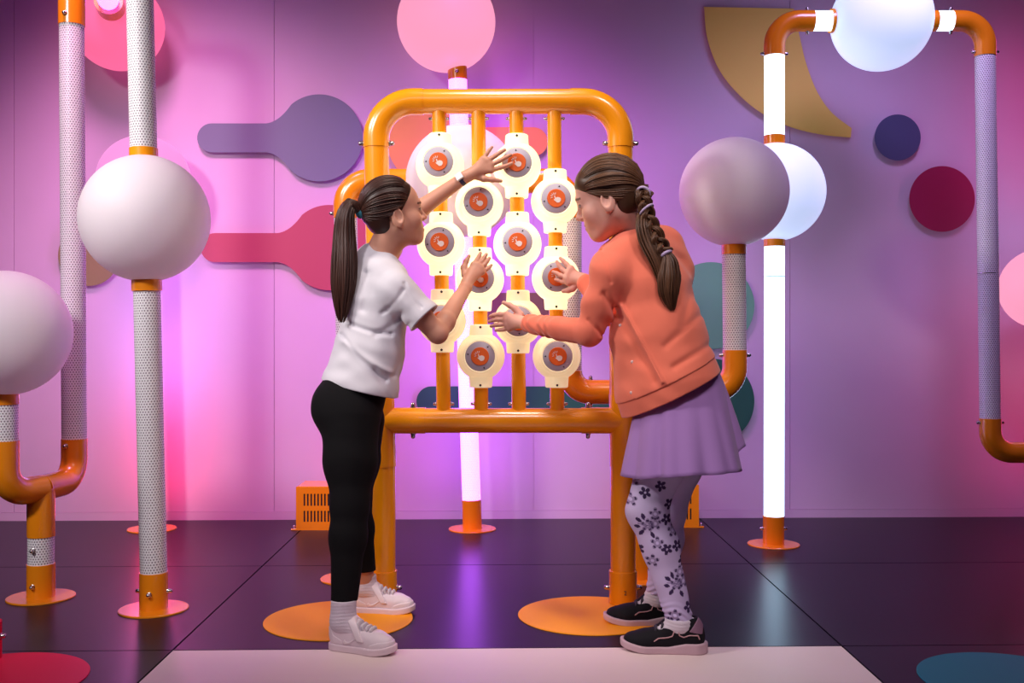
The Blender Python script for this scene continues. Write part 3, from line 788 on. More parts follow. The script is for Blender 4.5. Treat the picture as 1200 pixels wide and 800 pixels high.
# ------------------------------------------------------------------ head (local: x right, y forward, z up, metres)
def head_core(q, ears=True):
    d = f_ell(q, (0, -0.014, 0.032), (0.070, 0.090, 0.083))
    d = smin(d, f_ell(q, (0, 0.020, -0.030), (0.054, 0.060, 0.076)), 0.03)
    for s in (-1, 1):
        d = smin(d, f_rc(q, (s*0.040, -0.002, -0.048), (s*0.013, 0.056, -0.088), 0.023, 0.017), 0.025)
        d = smin(d, f_sph(q, (s*0.033, 0.055, -0.030), 0.023), 0.035)
    d = smin(d, f_sph(q, (0, 0.070, -0.086), 0.0165), 0.02)
    d = smin(d, f_ell(q, (0, 0.045, 0.045), (0.052, 0.035, 0.042)), 0.03)      # forehead
    d = smin(d, f_rc(q, (-0.03, 0.074, 0.022), (0.03, 0.074, 0.022), 0.013, 0.013), 0.02)
    d = smin(d, f_ell(q, (0, 0.070, -0.057), (0.027, 0.021, 0.023)), 0.02)
    for s in (-1, 1):
        d = smax(d, -f_sph(q, (s*0.031, 0.098, 0.003), 0.014), 0.014)
        d = smin(d, f_ell(q, (s*0.031, 0.0725, 0.003), (0.014, 0.0125, 0.0105)), 0.003)
        d = smin(d, f_rc(q, (s*0.019, 0.0825, 0.0095), (s*0.043, 0.076, 0.0085), 0.003, 0.003), 0.004)   # upper lids
    d = smin(d, f_rc(q, (0, 0.084, 0.012), (0, 0.1025, -0.020), 0.0065, 0.0088), 0.014)
    for s in (-1, 1): d = smin(d, f_sph(q, (s*0.0095, 0.0925, -0.0255), 0.0072), 0.008)
    d = smin(d, f_rc(q, (-0.015, 0.0865, -0.0525), (0.015, 0.0865, -0.0525), 0.0042, 0.0042), 0.006)
    d = smin(d, f_rc(q, (-0.012, 0.0865, -0.0612), (0.012, 0.0865, -0.0612), 0.0052, 0.0052), 0.006)
    d = smax(d, -f_rc(q, (-0.021, 0.0905, -0.0560), (0.021, 0.0905, -0.0560), 0.0022, 0.0022), 0.003)
    if ears:
        for s in (-1, 1):
            R = frame_of((s*0.35, 1, 0.12))
            e = f_ell(q, (s*0.072, -0.008, -0.020), (0.009, 0.021, 0.033), R)
            e = smax(e, -f_ell(q, (s*0.081, -0.004, -0.016), (0.008, 0.012, 0.021), R), 0.004)
            e = smin(e, f_sph(q, (s*0.0685, 0.002, -0.045), 0.007), 0.006)
            d = smin(d, e, 0.006)
    return d
def skin_color(q, skin, lip, hair, blush, smile=0.0):
    n = len(q); c = np.tile(np.asarray(skin, np.float32), (n, 1))
    def mixc(mask, col): c[:] = c*(1-mask[:, None])+np.asarray(col, np.float32)*mask[:, None]
    x, y, z = q[:, 0], q[:, 1], q[:, 2]; ax = np.abs(x); head = np.linalg.norm(q, axis=1) < 0.16
    mixc(0.45*np.exp(-(((ax-0.040)/0.020)**2+((z+0.030)/0.018)**2))*(y > 0.03)*head, blush)
    mixc(0.25*np.exp(-(((q-(0, 0.108, -0.022))/0.014)**2).sum(1))*head, blush)
    lipm = np.clip(1.25-((x/0.0195)**2+((z+0.0568)/0.0105)**2), 0, 1)*(y > 0.070)*head; mixc(np.clip(lipm*1.5, 0, 1), lip)
    mouth = (np.abs(z+0.0560-ax*smile) < 0.0013)*(ax < 0.021)*(y > 0.068)*head; mixc(mouth*0.85, np.asarray(lip)*0.25)
    for s in (-1, 1):
        ex, ez = x-s*0.031, z-0.003
        eye = np.clip(1.3-((ex/0.0125)**2+(ez/0.0052)**2), 0, 1)*(y > 0.068)*head; mixc(np.clip(eye*4, 0, 1), (0.28, 0.22, 0.20))
        mixc(((ex**2+ez**2 < 0.0062**2) & (y > 0.07) & head & (eye > 0)).astype(float), (0.045, 0.022, 0.012))
        lash = (np.abs(ez-0.0062+ex*ex*16) < 0.0018)*(np.abs(ex) < 0.0145)*(y > 0.062)*head; mixc(lash*0.95, np.asarray(hair)*0.35)
        br = (np.abs(z-0.0225-0.004*np.cos(ex/0.012)+0.0*ex) < 0.0032)*(np.abs(ex+0.0*s) < 0.0185)*(y > 0.055)*head; mixc(br*0.8, hair)
    mixc(np.clip(1-np.linalg.norm((q-(0, 0, 0))*(0, 0, 0), axis=1)*9e9, 0, 0), lip)
    return c

def hand_field(F, wrist, palm, fingers, thumb, s=1.0, D_rad=None):
    """palm and five fingers; wrist and palm are points, fingers lists of joints from knuckle to tip"""
    w, pc = np.asarray(wrist), np.asarray(palm)
    kn = [np.asarray(f[0]) for f in fingers]
    for k_ in kn: F.rc(w+(pc-w)*0.35, k_, 0.0125*s, 0.0100*s, 0.014)
    F.rc(w, pc, 0.019*s, 0.0125*s, 0.014)
    for a, b in zip(kn[:-1], kn[1:]): F.rc(a, b, 0.0098*s, 0.0098*s, 0.008)
    for i, f in enumerate(fingers):
        r = [0.0088, 0.0082, 0.0074, 0.0060] if i < 3 else [0.0078, 0.0072, 0.0064, 0.0052]
        f = [np.asarray(q) for q in f]
        F.chain(f, [x*s for x in r[:len(f)-1]]+[r[3]*s] if len(f) < 4 else [x*s for x in r], 0.003)
    F.chain([np.asarray(q) for q in thumb], [0.0125*s, 0.0100*s, 0.0066*s] if len(thumb) == 3 else [0.0125*s, 0.011*s, 0.0095*s, 0.0066*s], 0.006)

def strands(paths, r, cols, name, m, parent, base, taper=0.35, sides=5):
    """one mesh of thin hair locks; each path an (n,3) array"""
    V, Q, C = [], [], []; o = 0
    for path, col in zip(paths, cols):
        path = np.asarray(path); n = len(path); T = np.gradient(path, axis=0); T /= np.linalg.norm(T, axis=1)[:, None]+1e-9
        ref = np.array((0.3, -0.9, 0.2)); N = np.cross(T, ref); N /= np.linalg.norm(N, axis=1)[:, None]+1e-9; B = np.cross(T, N)
        t = np.linspace(0, 1, n); rr = (r if np.isscalar(r) else r)*(np.minimum(1, (1-t)/taper+0.15))*np.minimum(1, t/0.05+0.4)
        a = np.arange(sides)*2*math.pi/sides
        ring = path[:, None]+rr[:, None, None]*(np.cos(a)[None, :, None]*N[:, None]+np.sin(a)[None, :, None]*B[:, None])
        V.append(ring.reshape(-1, 3)); C.append(np.tile(col, (n*sides, 1)))
        i, k = np.meshgrid(np.arange(n-1), np.arange(sides), indexing='ij'); k2 = (k+1) % sides
        Q.append((np.stack([i*sides+k, i*sides+k2, (i+1)*sides+k2, (i+1)*sides+k], -1)+o).reshape(-1, 4)); o += n*sides
    me = np_mesh(name, np.concatenate(V)-np.asarray(base), np.concatenate(Q), np.concatenate(C))
    return link(name, me, m, parent)
rng = np.random.default_rng(5)
def scalp_paths(hc, R, sc, starts, tie, puff, n=16):
    """locks combed over the skull from the hairline to the tie (head-local coordinates in and world out)"""
    cen = np.array((0, -0.014, 0.032)); rad = np.array((0.070, 0.090, 0.083))+puff+0.0012; out = []
    tl = np.asarray(tie)
    for st in starts:
        a = unit((np.asarray(st)-cen)/rad); b = unit((tl-cen)/rad)
        th = math.acos(max(-1, min(1, a@b))); t = np.linspace(0, 1, n)[:, None]
        d = (np.sin((1-t)*th)*a+np.sin(t*th)*b)/math.sin(th)
        wgt = min(1.0, max(0.0, (a[2]+0.15)/0.45))*(1.0 if a[1] > 0.1 else 0.0)      # from the front: combed over the crown
        c = unit((a[0]*1.15, -0.05, 1.0-0.55*abs(a[0])))*1.55
        d2 = (1-t)**2*a+2*t*(1-t)*c+t*t*b; d2 /= np.linalg.norm(d2, axis=1)[:, None]
        d = d*(1-wgt)+d2*wgt; d /= np.linalg.norm(d, axis=1)[:, None]
        nz = (rng.random()-0.5)*0.0024
        q = cen+d*(rad+nz-0.0062*np.clip(1-t/0.22, 0, 1)**1.5); q += np.sin(t*math.pi)*rng.normal(0, 0.0015, 3)
        out.append(np.asarray(hc)+(q*sc)@R)
    return out

M_SKIN = mat_attr('skin', 0.48, sss=0.12, spec=0.35)
M_HAIR = mat_attr('hair', 0.42, spec=0.4)
def cloth(name, col, rough=0.85, scale=900, sheen=0.2, bs=0.25): return mat(name, col, rough, bump=(scale, bs, 0.001), spec=0.2, sheen=sheen)

def wrinkle(p, ks, amp):
    w = 0
    for (kx, ky, kz, ph, wob) in ks:
        u = p[:, 0]*kx+p[:, 1]*ky+p[:, 2]*kz+ph
        u = u+wob*np.sin(p[:, 0]*17+p[:, 2]*23+ph)+0.6*wob*np.sin(p[:, 1]*31-p[:, 2]*19+2*ph)
        w = w+np.sin(u)*(0.6+0.4*np.sin(p[:, 0]*11+p[:, 2]*9+ph*3))
    return (amp*w).astype(np.float32)

# ------------------------------------------------------------------ shoes (local: x toe, y left, z up; heel at x=0; for length 0.25)
def shoe(parent, base, heel, toe_dir, L, style, mats):
    k = L/0.25; x = unit(np.array((toe_dir[0], toe_dir[1], 0.0))); y = np.cross((0, 0, 1), x); R = np.stack([x, y, np.array((0, 0, 1.0))])
    heel = np.asarray(heel, float)
    loc = lambda p: ((p-heel.astype(np.float32))@R.T.astype(np.float32))/np.float32(k)
    ox = style.get('ox', 0.050)
    def outline(q, g=0.0):
        xy = q[:, :2]; z0 = np.zeros(len(q), np.float32); q2 = np.stack([xy[:, 0], xy[:, 1], z0], 1)
        d = f_rc(q2, (0.034, 0, 0), (0.175, 0, 0), 0.033, 0.0425)
        d = smin(d, f_rc(q2, (0.175, 0, 0), (0.208, -0.002, 0), 0.0430, 0.0390), 0.02); return d-g
    def spring(q): return np.maximum(q[:, 0]-0.165, 0)**2*1.8       # toe lift
    def upper(q):
        zz = q.copy(); zz[:, 2] = (q[:, 2]-spring(q)*0.7)/np.float32(style.get('zs', 1.0))/np.interp(q[:, 0], (0.06, 0.14), (1.0, style.get('toe', 1.0))).astype(np.float32)
        d = f_rc(zz, (0.040, 0, 0.046), (0.175, 0, 0.034), 0.036, 0.040)
        d = smin(d, f_rc(zz, (0.175, 0, 0.030), (0.208, -0.002, 0.026), 0.040, 0.034), 0.02)
        d = smin(d, f_ell(zz, (ox, 0, 0.072), (0.054, 0.037, 0.052)), 0.02)
        d = smin(d, f_rc(zz, (ox+0.022, 0, 0.088), (0.160, 0, 0.050), 0.029, 0.027), 0.02)
        return smax(d, outline(q, 0.001), 0.008)
    def world(fn, extra=None):
        def g(p): return fn(loc(p))*np.float32(k)
        F = Field(); c = heel+R.T@np.array((0.125, 0, 0.06))*k; m = np.array((0.17, 0.17, 0.09))*k
        F.add(g, c-m, c+m, 0.0); return F
    up = lambda q: smax(smax(upper(q), 0.016-q[:, 2]+spring(q)*0.0, 0.002), -f_ell(q, (ox-0.002, 0, 0.122), (0.042, 0.0310, 0.034)), 0.004)
    u = sculpt('shoe', world(lambda q: smax(up(q), q[:, 2]-(0.099+0.040*np.clip((0.05-q[:, 0])/0.05, -0.6, 0.4)), 0.006)), 0.0022, mats['upper'], parent, base, label=style['label'])
    so = lambda q: smax(smax(outline(q, 0.0035 if style['kind'] == 'court' else 0.0045), q[:, 2]-spring(q)-style['sole_h'](q), 0.004), -(q[:, 2]-spring(q)*1.0), 0.003)
    sculpt('sole', world(so), 0.0022, mats['sole'], u, base)
    def over(name, region, m, g=0.0022, h=0.0020):
        sculpt(name, world(lambda q: smax(smax(upper(q)-g, region(q), 0.001), -(upper(q)+0.003), 0.001)), h, m, u, base)
    def tongue(q): return smax(f_rc(q*np.float32((1, 0.75, 1)), (ox+0.040, 0, style.get('tz', 0.107)), (0.140, 0, 0.062), 0.012, 0.012), -(q[:, 2]-0.05), 0.004)
    sculpt('tongue', world(tongue), 0.0022, mats['tongue'], u, base)
    for nm, reg, mm, g in style['overlays'](): over(nm, reg, mats[mm], g)
    return u
def side_poly(poly, side=None):
    def r(q):
        d = f_poly(q[:, 0], q[:, 2], poly)
        if side is not None: d = np.maximum(d, -side*q[:, 1])
        return d
    return r
def court_overlays():
    out = [('toe_guard', side_poly([(0.15, 0.0), (0.172, 0.036), (0.20, 0.045), (0.26, 0.05), (0.26, 0.0)]), 'trim', 0.0018),
           ('heel_counter', side_poly([(-0.03, 0.0), (-0.03, 0.085), (0.018, 0.075), (0.030, 0.055), (0.062, 0.040), (0.075, 0.0)]), 'trim', 0.0018)]
    sw = [(0.066, 0.034), (0.078, 0.026), (0.092, 0.030), (0.128, 0.058), (0.090, 0.038), (0.078, 0.037), (0.074, 0.046)]
    out += [('side_mark', side_poly(sw), 'trim', 0.0026)]
    def strap(q): return np.maximum(np.abs((q[:, 0]-0.104)+0.62*(q[:, 2]-0.092))-0.0125, 0.042-q[:, 2])
    out += [('strap', strap, 'trim', 0.0055)]
    def laces(q):
        d = np.full(len(q), 1.0, np.float32)
        for c in (0.128, 0.142, 0.156, 0.170): d = np.minimum(d, np.abs((q[:, 0]-c)+0.35*(q[:, 2]-0.075)+0.25*np.abs(q[:, 1]))-0.0032)
        return np.maximum(np.maximum(d, np.abs(q[:, 1])-0.024), 0.045-q[:, 2])
    out += [('laces', laces, 'lace', 0.0058)]
    return out
def runner_overlays():
    def band(pts, w):
        def r(q):
            d = np.full(len(q), 1.0, np.float32)
            for (a, b) in zip(pts[:-1], pts[1:]):
                ex, ez = b[0]-a[0], b[1]-a[1]; t = np.clip(((q[:, 0]-a[0])*ex+(q[:, 2]-a[1])*ez)/(ex*ex+ez*ez), 0, 1)
                d = np.minimum(d, np.hypot(q[:, 0]-a[0]-t*ex, q[:, 2]-a[1]-t*ez))
            return d-w
        return r
    out = [('side_piping', band([(0.150, 0.036), (0.138, 0.044), (0.112, 0.047), (0.098, 0.052), (0.093, 0.066)], 0.0018), 'pink', 0.0022),
           ('heel_piping', band([(0.080, 0.066), (0.078, 0.055), (0.066, 0.050), (0.050, 0.056), (0.025, 0.056), (0.020, 0.045)], 0.0018), 'pink', 0.0022),
           ('heel_patch', side_poly([(0.012, 0.058), (0.050, 0.066), (0.022, 0.105), (0.008, 0.105)]), 'patch', 0.0018)]
    def laces(q):
        d = np.full(len(q), 1.0, np.float32)
        for c in (0.108, 0.122, 0.136, 0.150): d = np.minimum(d, np.abs((q[:, 0]-c)+0.35*(q[:, 2]-0.07)+0.3*np.abs(q[:, 1]))-0.0028)
        return np.maximum(np.maximum(d, np.abs(q[:, 1])-0.024), 0.045-q[:, 2])
    out += [('laces', laces, 'lace', 0.0055)]
    return out

# ================================================================== the child in the white T-shirt and black leggings
def lerp(a, b, t): return np.asarray(a)*(1-t)+np.asarray(b)*t
SKIN1 = (0.58, 0.285, 0.195); SKIN2 = (0.74, 0.385, 0.30)
HAIR1 = np.array((0.040, 0.014, 0.009)); HAIR2 = np.array((0.090, 0.039, 0.018))

base1 = np.array((*lerp(floor_at(420, 762), floor_at(450, 717), 0.5)[:2], 0.0))
g1 = thing('person', 'child in white T-shirt and black leggings with a long ponytail, reaching up to the buttons', 'person', tuple(base1))
hc = P(462, 250.5, 3.40); HR = frame_of((0.91, 0.32, 0.13)); hs = 1.0
hloc = lambda p: ((p-hc.astype(np.float32))@HR.T.astype(np.float32))/np.float32(hs)
H = lambda *q: hc+(np.array(q)*hs)@HR
fT = unit((0.84, 0.54, 0)); latT = np.array((fT[1], -fT[0], 0))         # chest direction; her right side, towards the camera
neck0, neck1 = H(0, -0.022, -0.055), P(440, 308, 3.42)
shR, shL = P(466, 341, 3.30), P(440, 326, 3.53)
elR, wrR = P(513, 391, 3.31), P(545.5, 337, 3.52)
elL, wrL = P(475, 257, 3.62), P(545, 207.5, 3.575)
ches, wais, pelv = P(443, 350, 3.42), P(432, 415, 3.40), P(411, 468, 3.39)
hiR, hiL = P(411, 492, 3.31), P(418, 492, 3.47)
knR, knL = P(410, 592, 3.235), P(414, 588, 3.53)
anR, anL = P(403, 715, 3.165), P(428, 688, 3.605)

B = Field()
B.add(lambda p: head_core(hloc(p))*hs, hc-0.135, hc+0.135, 0.0)
B.rc(neck0, neck1, 0.044, 0.049, 0.025); B.rc(H(0, 0.012, -0.06), neck1+fT*0.022, 0.030, 0.036, 0.03)
B.rc(neck1, lerp(shR, neck1, 0.15), 0.048, 0.040, 0.03); B.rc(neck1, lerp(shL, neck1, 0.15), 0.048, 0.040, 0.03)
B.ec(lerp(ches, neck1, 0.5), ches, (0.11, 0.075), (0.125, 0.090), latT, 0.03)
B.ec(ches, wais, (0.125, 0.090), (0.100, 0.078), latT, 0.03); B.ec(wais, pelv, (0.100, 0.074), (0.112, 0.080), latT, 0.03)
B.chain([shR, lerp(shR, elR, 0.5), elR], [0.043, 0.037, 0.031], 0.02)
B.chain([elR, lerp(elR, wrR, 0.25), wrR], [0.031, 0.0320, 0.0215], 0.012)
B.chain([shL, lerp(shL, elL, 0.5), elL], [0.043, 0.037, 0.031], 0.02)
B.chain([elL, lerp(elL, wrL, 0.25), wrL], [0.031, 0.0315, 0.0205], 0.012)
legR = [hiR, lerp(hiR, knR, 0.5), knR, lerp(knR, anR, 0.3), anR]; legL = [hiL, lerp(hiL, knL, 0.5), knL, lerp(knL, anL, 0.3), anL]
B.chain(legR, [0.082, 0.070, 0.052, 0.050, 0.033], 0.02); B.chain(legL, [0.082, 0.070, 0.052, 0.050, 0.033], 0.02)
toeR, toeL = unit((0.94, -0.33, 0)), unit((0.99, -0.10, 0))
for an_, to_ in ((anR, toeR), (anL, toeL)):
    hl_ = np.array((an_[0], an_[1], 0.055)); B.chain([an_, hl_, np.array((an_[0], an_[1], 0.040))+to_*0.10], [0.030, 0.025, 0.013], 0.010)
# raised far hand, back towards the camera, fingers spread over a button
d = 3.592
hand_field(B, wrL, P(562, 199, d), [
    [P(575.5, 199.5, d), P(586, 196.5, d+.010), P(594, 194, d+.014), P(599.5, 191.5, d+.014)],      # index
    [P(574.5, 193.5, d), P(585, 188.5, d+.008), P(592.5, 184.5, d+.012), P(598.5, 181.5, d+.012)],  # middle
    [P(571, 188.5, d), P(580.5, 182.5, d+.006), P(586.5, 178.5, d+.010), P(591.5, 175.5, d+.010)],  # ring
    [P(566, 186.5, d), P(570.5, 180, d+.004), P(573.5, 176, d+.008), P(576.5, 172.5, d+.008)]],     # little
    [P(556, 206, d), P(567, 209.5, d-.004), P(577, 210.5, d), P(587, 212, d+.004)], 0.98)
# near hand, fingers up over a lower button
d = 3.570
hand_field(B, wrR, P(551, 319, d-.01), [
    [P(555, 310, d), P(559, 304.5, d+.012), P(561.5, 300, d+.020), P(563, 296.5, d+.024)],
    [P(559.5, 311, d), P(564.5, 306, d+.012), P(567.5, 301.5, d+.020), P(570, 298, d+.024)],
    [P(563, 314, d), P(568, 309.5, d+.012), P(571, 306, d+.020), P(573.5, 302.5, d+.024)],
    [P(565, 318.5, d), P(570, 315.5, d+.010), P(573.5, 313, d+.016), P(576, 310.5, d+.018)]],
    [P(544.5, 322, d-.02), P(543.5, 313.5, d-.006), P(546, 306, d+.006), P(549.5, 300, d+.012)], 0.98)
col1 = lambda v: skin_color(hloc(v.astype(np.float32)), SKIN1, (0.50, 0.16, 0.13), HAIR1, (0.58, 0.20, 0.14), 0.10)
sculpt('body', B, 0.0026, M_SKIN, g1, base1, col1)

# hair: cap drawn back to a high ponytail
def hair_cap(hloc, hs, hc, poly, k=0.004, puff=0.0085):
    F = Field()
    def fn(p):
        q = hloc(p)
        d = f_ell(q, (0, -0.014, 0.032), (0.070+puff, 0.090+puff, 0.083+puff))
        d = smin(d, f_ell(q, (0, -0.022, -0.026), (0.058+puff*0.4, 0.062+puff*0.4, 0.060)), 0.03)
        d = smin(d, f_ell(q, (0, 0.045, 0.045), (0.052+puff, 0.035+puff*0.7, 0.042+puff)), 0.03)
        pd = f_poly(q[:, 1], q[:, 2], poly)
        d = smax(d+0.0072*np.clip(1+pd/0.034, 0, 1)**1.5, pd, k)         # thins out to nothing at the hairline
        return d*np.float32(hs)
    F.add(fn, hc-0.14, hc+0.14, 0.0); return F
cap1 = [(0.062, 0.084), (0.050, 0.060), (0.036, 0.036), (0.020, 0.014), (0.010, -0.002), (-0.002, 0.010), (-0.020, 0.012), (-0.032, -0.004),
        (-0.032, -0.030), (-0.030, -0.056), (-0.044, -0.076), (-0.2, -0.076), (-0.2, 0.2), (0.066, 0.2)]
def hairtone(tone, n): return [np.asarray(tone)*(0.55+0.9*rng.random()) for _ in range(n)]
hcap_col = lambda tone: (lambda v: np.tile(np.asarray(tone)*0.7, (len(v), 1)))
hair1 = sculpt('hair', hair_cap(hloc, hs, hc, cap1), 0.0026, M_HAIR, g1, base1, hcap_col(HAIR1), label='dark brown hair pulled into a high ponytail')
tie1 = np.array((0.0, -0.112, 0.012))
def hairline_starts(poly_pts, n):
    out = []
    pts = np.array(poly_pts); seg = np.linalg.norm(np.diff(pts, axis=0), axis=1); cum = np.concatenate([[0], np.cumsum(seg)])
    for i in range(n):
        u = rng.random()*cum[-1]; j = min(np.searchsorted(cum, u, 'right')-1, len(seg)-1); yz = pts[j]+(pts[j+1]-pts[j])*((u-cum[j])/seg[j])
        e = ((yz[0]+0.014)/0.0985)**2+((yz[1]-0.028)/0.0885)**2; xx = 0.0785*math.sqrt(max(0.0, 1-e)); sx = 1 if rng.random() < 0.5 else -1
        out.append((sx*xx, yz[0], yz[1]))
    return out
st = hairline_starts(cap1[:10], 200)
for i in range(280):                                  # across the forehead
    x = (rng.random()*2-1)*0.060; st.append((x, 0.070-8*x*x, 0.092-4*x*x))
sp = scalp_paths(hc, HR, hs, st, tie1, 0.0085)
strands(sp, 0.0021, hairtone(HAIR1*1.25, len(sp)), 'hair_locks', M_HAIR, hair1, base1, taper=0.1)
tp = H(*tie1)
def tail_paths(ctrl, half, n, seg=18, dep=0.8):
    """locks filling a hanging tail; ctrl world points, half the half-width at each"""
    ctrl = np.array(ctrl); t = np.linspace(0, 1, len(ctrl)); tt = np.linspace(0, 1, seg); out = []
    cs = np.array(smooth_curve([tuple(c) for c in ctrl], 8)); u = np.linspace(0, 1, len(cs)); cen = np.stack([np.interp(tt, u, cs[:, i]) for i in range(3)], 1)
    hw = np.interp(tt, t, half)
    T = np.gradient(cen, axis=0); T /= np.linalg.norm(T, axis=1)[:, None]
    A = np.cross(T, (0, 1, 0)); A /= np.linalg.norm(A, axis=1)[:, None]; Bv = np.cross(T, A)
    for i in range(n):
        a, r = rng.random()*2*math.pi, math.sqrt(rng.random())
        ph, am = rng.random()*6, 0.08
        off = (r*math.cos(a)+am*np.sin(tt*5+ph))[:, None]*A*hw[:, None]+(r*math.sin(a)*dep)*Bv*hw[:, None]
        end = 1-0.28*rng.random()**1.6; q = cen+off; te = np.linspace(0, end, seg)
        out.append(np.stack([np.interp(te, tt, q[:, k_]) for k_ in range(3)], 1))
    return out
ctrl = [tp, P(412, 239, 3.345), P(405, 252, 3.335), P(403.5, 275, 3.335), P(403.5, 305, 3.325), P(402.5, 332, 3.32), P(401, 357, 3.315), P(400, 378, 3.31)]
half = [0.010, 0.020, 0.028, 0.034, 0.041, 0.042, 0.030, 0.010]
half = [h*0.95 for h in half]
tl = tail_paths(ctrl, half, 330, 20)
strands(tl, 0.0028, hairtone(HAIR1*1.15, len(tl)), 'ponytail', M_HAIR, hair1, base1, taper=0.4)
TE1 = mat('teal_elastic', (0.02, 0.16, 0.22, 1), 0.6)
dirt = unit(P(412, 239, 3.345)-tp)
link('hair_elastic', sweep([tp-dirt*0.012, tp-dirt*0.006, tp+dirt*0.004, tp+dirt*0.010], [0.013, 0.0165, 0.0165, 0.0135], 20, base1, name='hair_elastic'), TE1, hair1, label='teal hair elastic')

# T-shirt
M_SHIRT = cloth('white_cotton', (0.64, 0.62, 0.67, 1), 0.9, 1400, 0.1)
S = Field()
slR = P(497.5, 373, 3.292)
up_ = lerp(ches, neck1, 0.55)
S.rc(neck1+(0, 0, 0.012)-fT*0.018, neck1-(0, 0, 0.03), 0.052, 0.056, 0.03); S.rc(neck1-(0, 0, 0.012), shR, 0.054, 0.058, 0.03); S.rc(neck1-(0, 0, 0.012), shL, 0.054, 0.056, 0.03)
S.ec(up_, ches, (0.128, 0.088), (0.142, 0.104), latT, 0.03)
S.ec(ches, wais, (0.142, 0.104), (0.136, 0.106), latT, 0.03)
S.ec(wais, P(421, 455, 3.39), (0.136, 0.106), (0.143, 0.116), latT, 0.03)
S.ec(P(421, 455, 3.39), P(424, 500, 3.39), (0.143, 0.116), (0.148, 0.116), latT, 0.03)
S.chain([shR, slR, slR+(slR-shR)*0.25], [0.058, 0.056, 0.056], 0.02)
slL = lerp(shL, elL, 0.22); S.chain([shL, slL, slL+(slL-shL)*0.3], [0.050, 0.046, 0.046], 0.02)
S.warp(lambda p: wrinkle(p, [(60, 20, 75, 0.3, 1.2), (-45, 30, 60, 2.1, 1.5), (25, -10, 110, 4.0, 1.0)], 0.0011))
def folds1(p):
    """a few deep pulls: across the back at the waist, from the armpit, and at the front hem"""
    w = np.zeros(len(p), np.float32)
    for (a, b, amp, wd) in ((P(405, 376, 3.3), P(458, 391, 3.25), -0.009, 0.008), (P(400, 392, 3.3), P(452, 446, 3.25), -0.008, 0.008), (P(404, 400, 3.3), P(458, 436, 3.25), 0.007, 0.010),
                            (P(440, 432, 3.25), P(462, 478, 3.27), -0.004, 0.008), (P(470, 368, 3.25), P(440, 392, 3.25), -0.007, 0.010), (P(472, 340, 3.24), P(448, 366, 3.25), -0.005, 0.008),
                            (P(430, 320, 3.3), P(426, 362, 3.28), -0.007, 0.014), (P(474, 332, 3.25), P(494, 360, 3.24), -0.004, 0.006), (P(480, 380, 3.3), P(462, 440, 3.3), -0.005, 0.010)):
        a2, b2 = np.array((a[0]/a[1], a[2])), np.array((b[0]/b[1], b[2]))
        q = np.stack([p[:, 0]/p[:, 1], p[:, 2]], 1); q[:, 0] *= 3.3; a2[0] *= 3.3; b2[0] *= 3.3
        e = b2-a2; t = np.clip(((q-a2)@e)/(e@e), 0, 1); bow = 0.010*np.sin(t*math.pi)
        dd = np.hypot(q[:, 0]-a2[0]-t*e[0], q[:, 1]-a2[1]-t*e[1]+bow)
        w -= 1.05*amp*np.exp(-(dd/wd)**2)
    return w
S.warp(folds1)
S.plane(P(424, 458.5, 3.30), (-0.24, 0.0, -1.0), 0.003)                       # hem
def sleeve_end(c, ax, rad=0.066):
    c = c.astype(np.float32); ax = unit(ax).astype(np.float32)
    def fn(p):
        t = (p-c)@ax; r = np.linalg.norm(p-c-t[:, None]*ax, axis=1); return np.where((r < rad) & (t < 0.09), t, -1.0).astype(np.float32)
    return fn
S.cut(sleeve_end(slR, slR-shR), 0.002)
S.cut(sleeve_end(slL, slL-shL), 0.002)
nd = unit(neck0-neck1+fT*0.10)
S.cut(lambda p: -f_rc(p, neck1+nd*0.020, neck1+nd*0.2, 0.048, 0.080), 0.004)                      # neckline
S.cut(lambda p: -f_rc(p, slR-unit(slR-shR)*0.02, slR+unit(slR-shR)*0.05, 0.046, 0.050), 0.003)
shirt1 = sculpt('t_shirt', S, 0.0026, M_SHIRT, g1, base1, label='loose white short-sleeved T-shirt')
ring = []
u1 = unit(np.cross(nd, (0, 1, 0))); v1 = np.cross(nd, u1)
for k in range(33):
    a = 2*math.pi*k/32; ring.append(neck1+nd*0.030+0.0520*(math.cos(a)*u1+math.sin(a)*v1)-fT*(0.0)+nd*(-0.012*math.cos(a-0.0)))
link('neckband', sweep(ring, 0.0055, 10, base1, False, 'neckband'), M_SHIRT, shirt1)

# leggings
M_LEGG = cloth('black_jersey', (0.0035, 0.003, 0.004, 1), 0.9, 1500, 0.0, 0.1)
Lg = Field()
Lg.ec(lerp(wais, pelv, 0.4), pelv, (0.120, 0.095), (0.128, 0.108), latT, 0.03)
Lg.sph(P(399, 478, 3.33), 0.095, 0.04); Lg.sph(P(402, 478, 3.44), 0.09, 0.04)
Lg.chain(legR, [0.096, 0.081, 0.057, 0.055, 0.039], 0.03); Lg.chain(legL, [0.094, 0.080, 0.058, 0.055, 0.042], 0.03)
Lg.warp(lambda p: wrinkle(p, [(25, 10, 70, 0.5, 1.4), (40, 0, 45, 2.0, 1.0)], 0.0004))
Lg.plane(P(403, 705, 3.15), (0.0, 0, -1), 0.002)
Lg.cut(lambda p: np.where(p[:, 1] > 3.42, (P(428, 676, 3.6)[2]-p[:, 2]+0.25*(p[:, 0]-P(428, 676, 3.6)[0])), -1).astype(np.float32), 0.002)
sculpt('leggings', Lg, 0.003, M_LEGG, g1, base1, label='black ankle-length leggings')

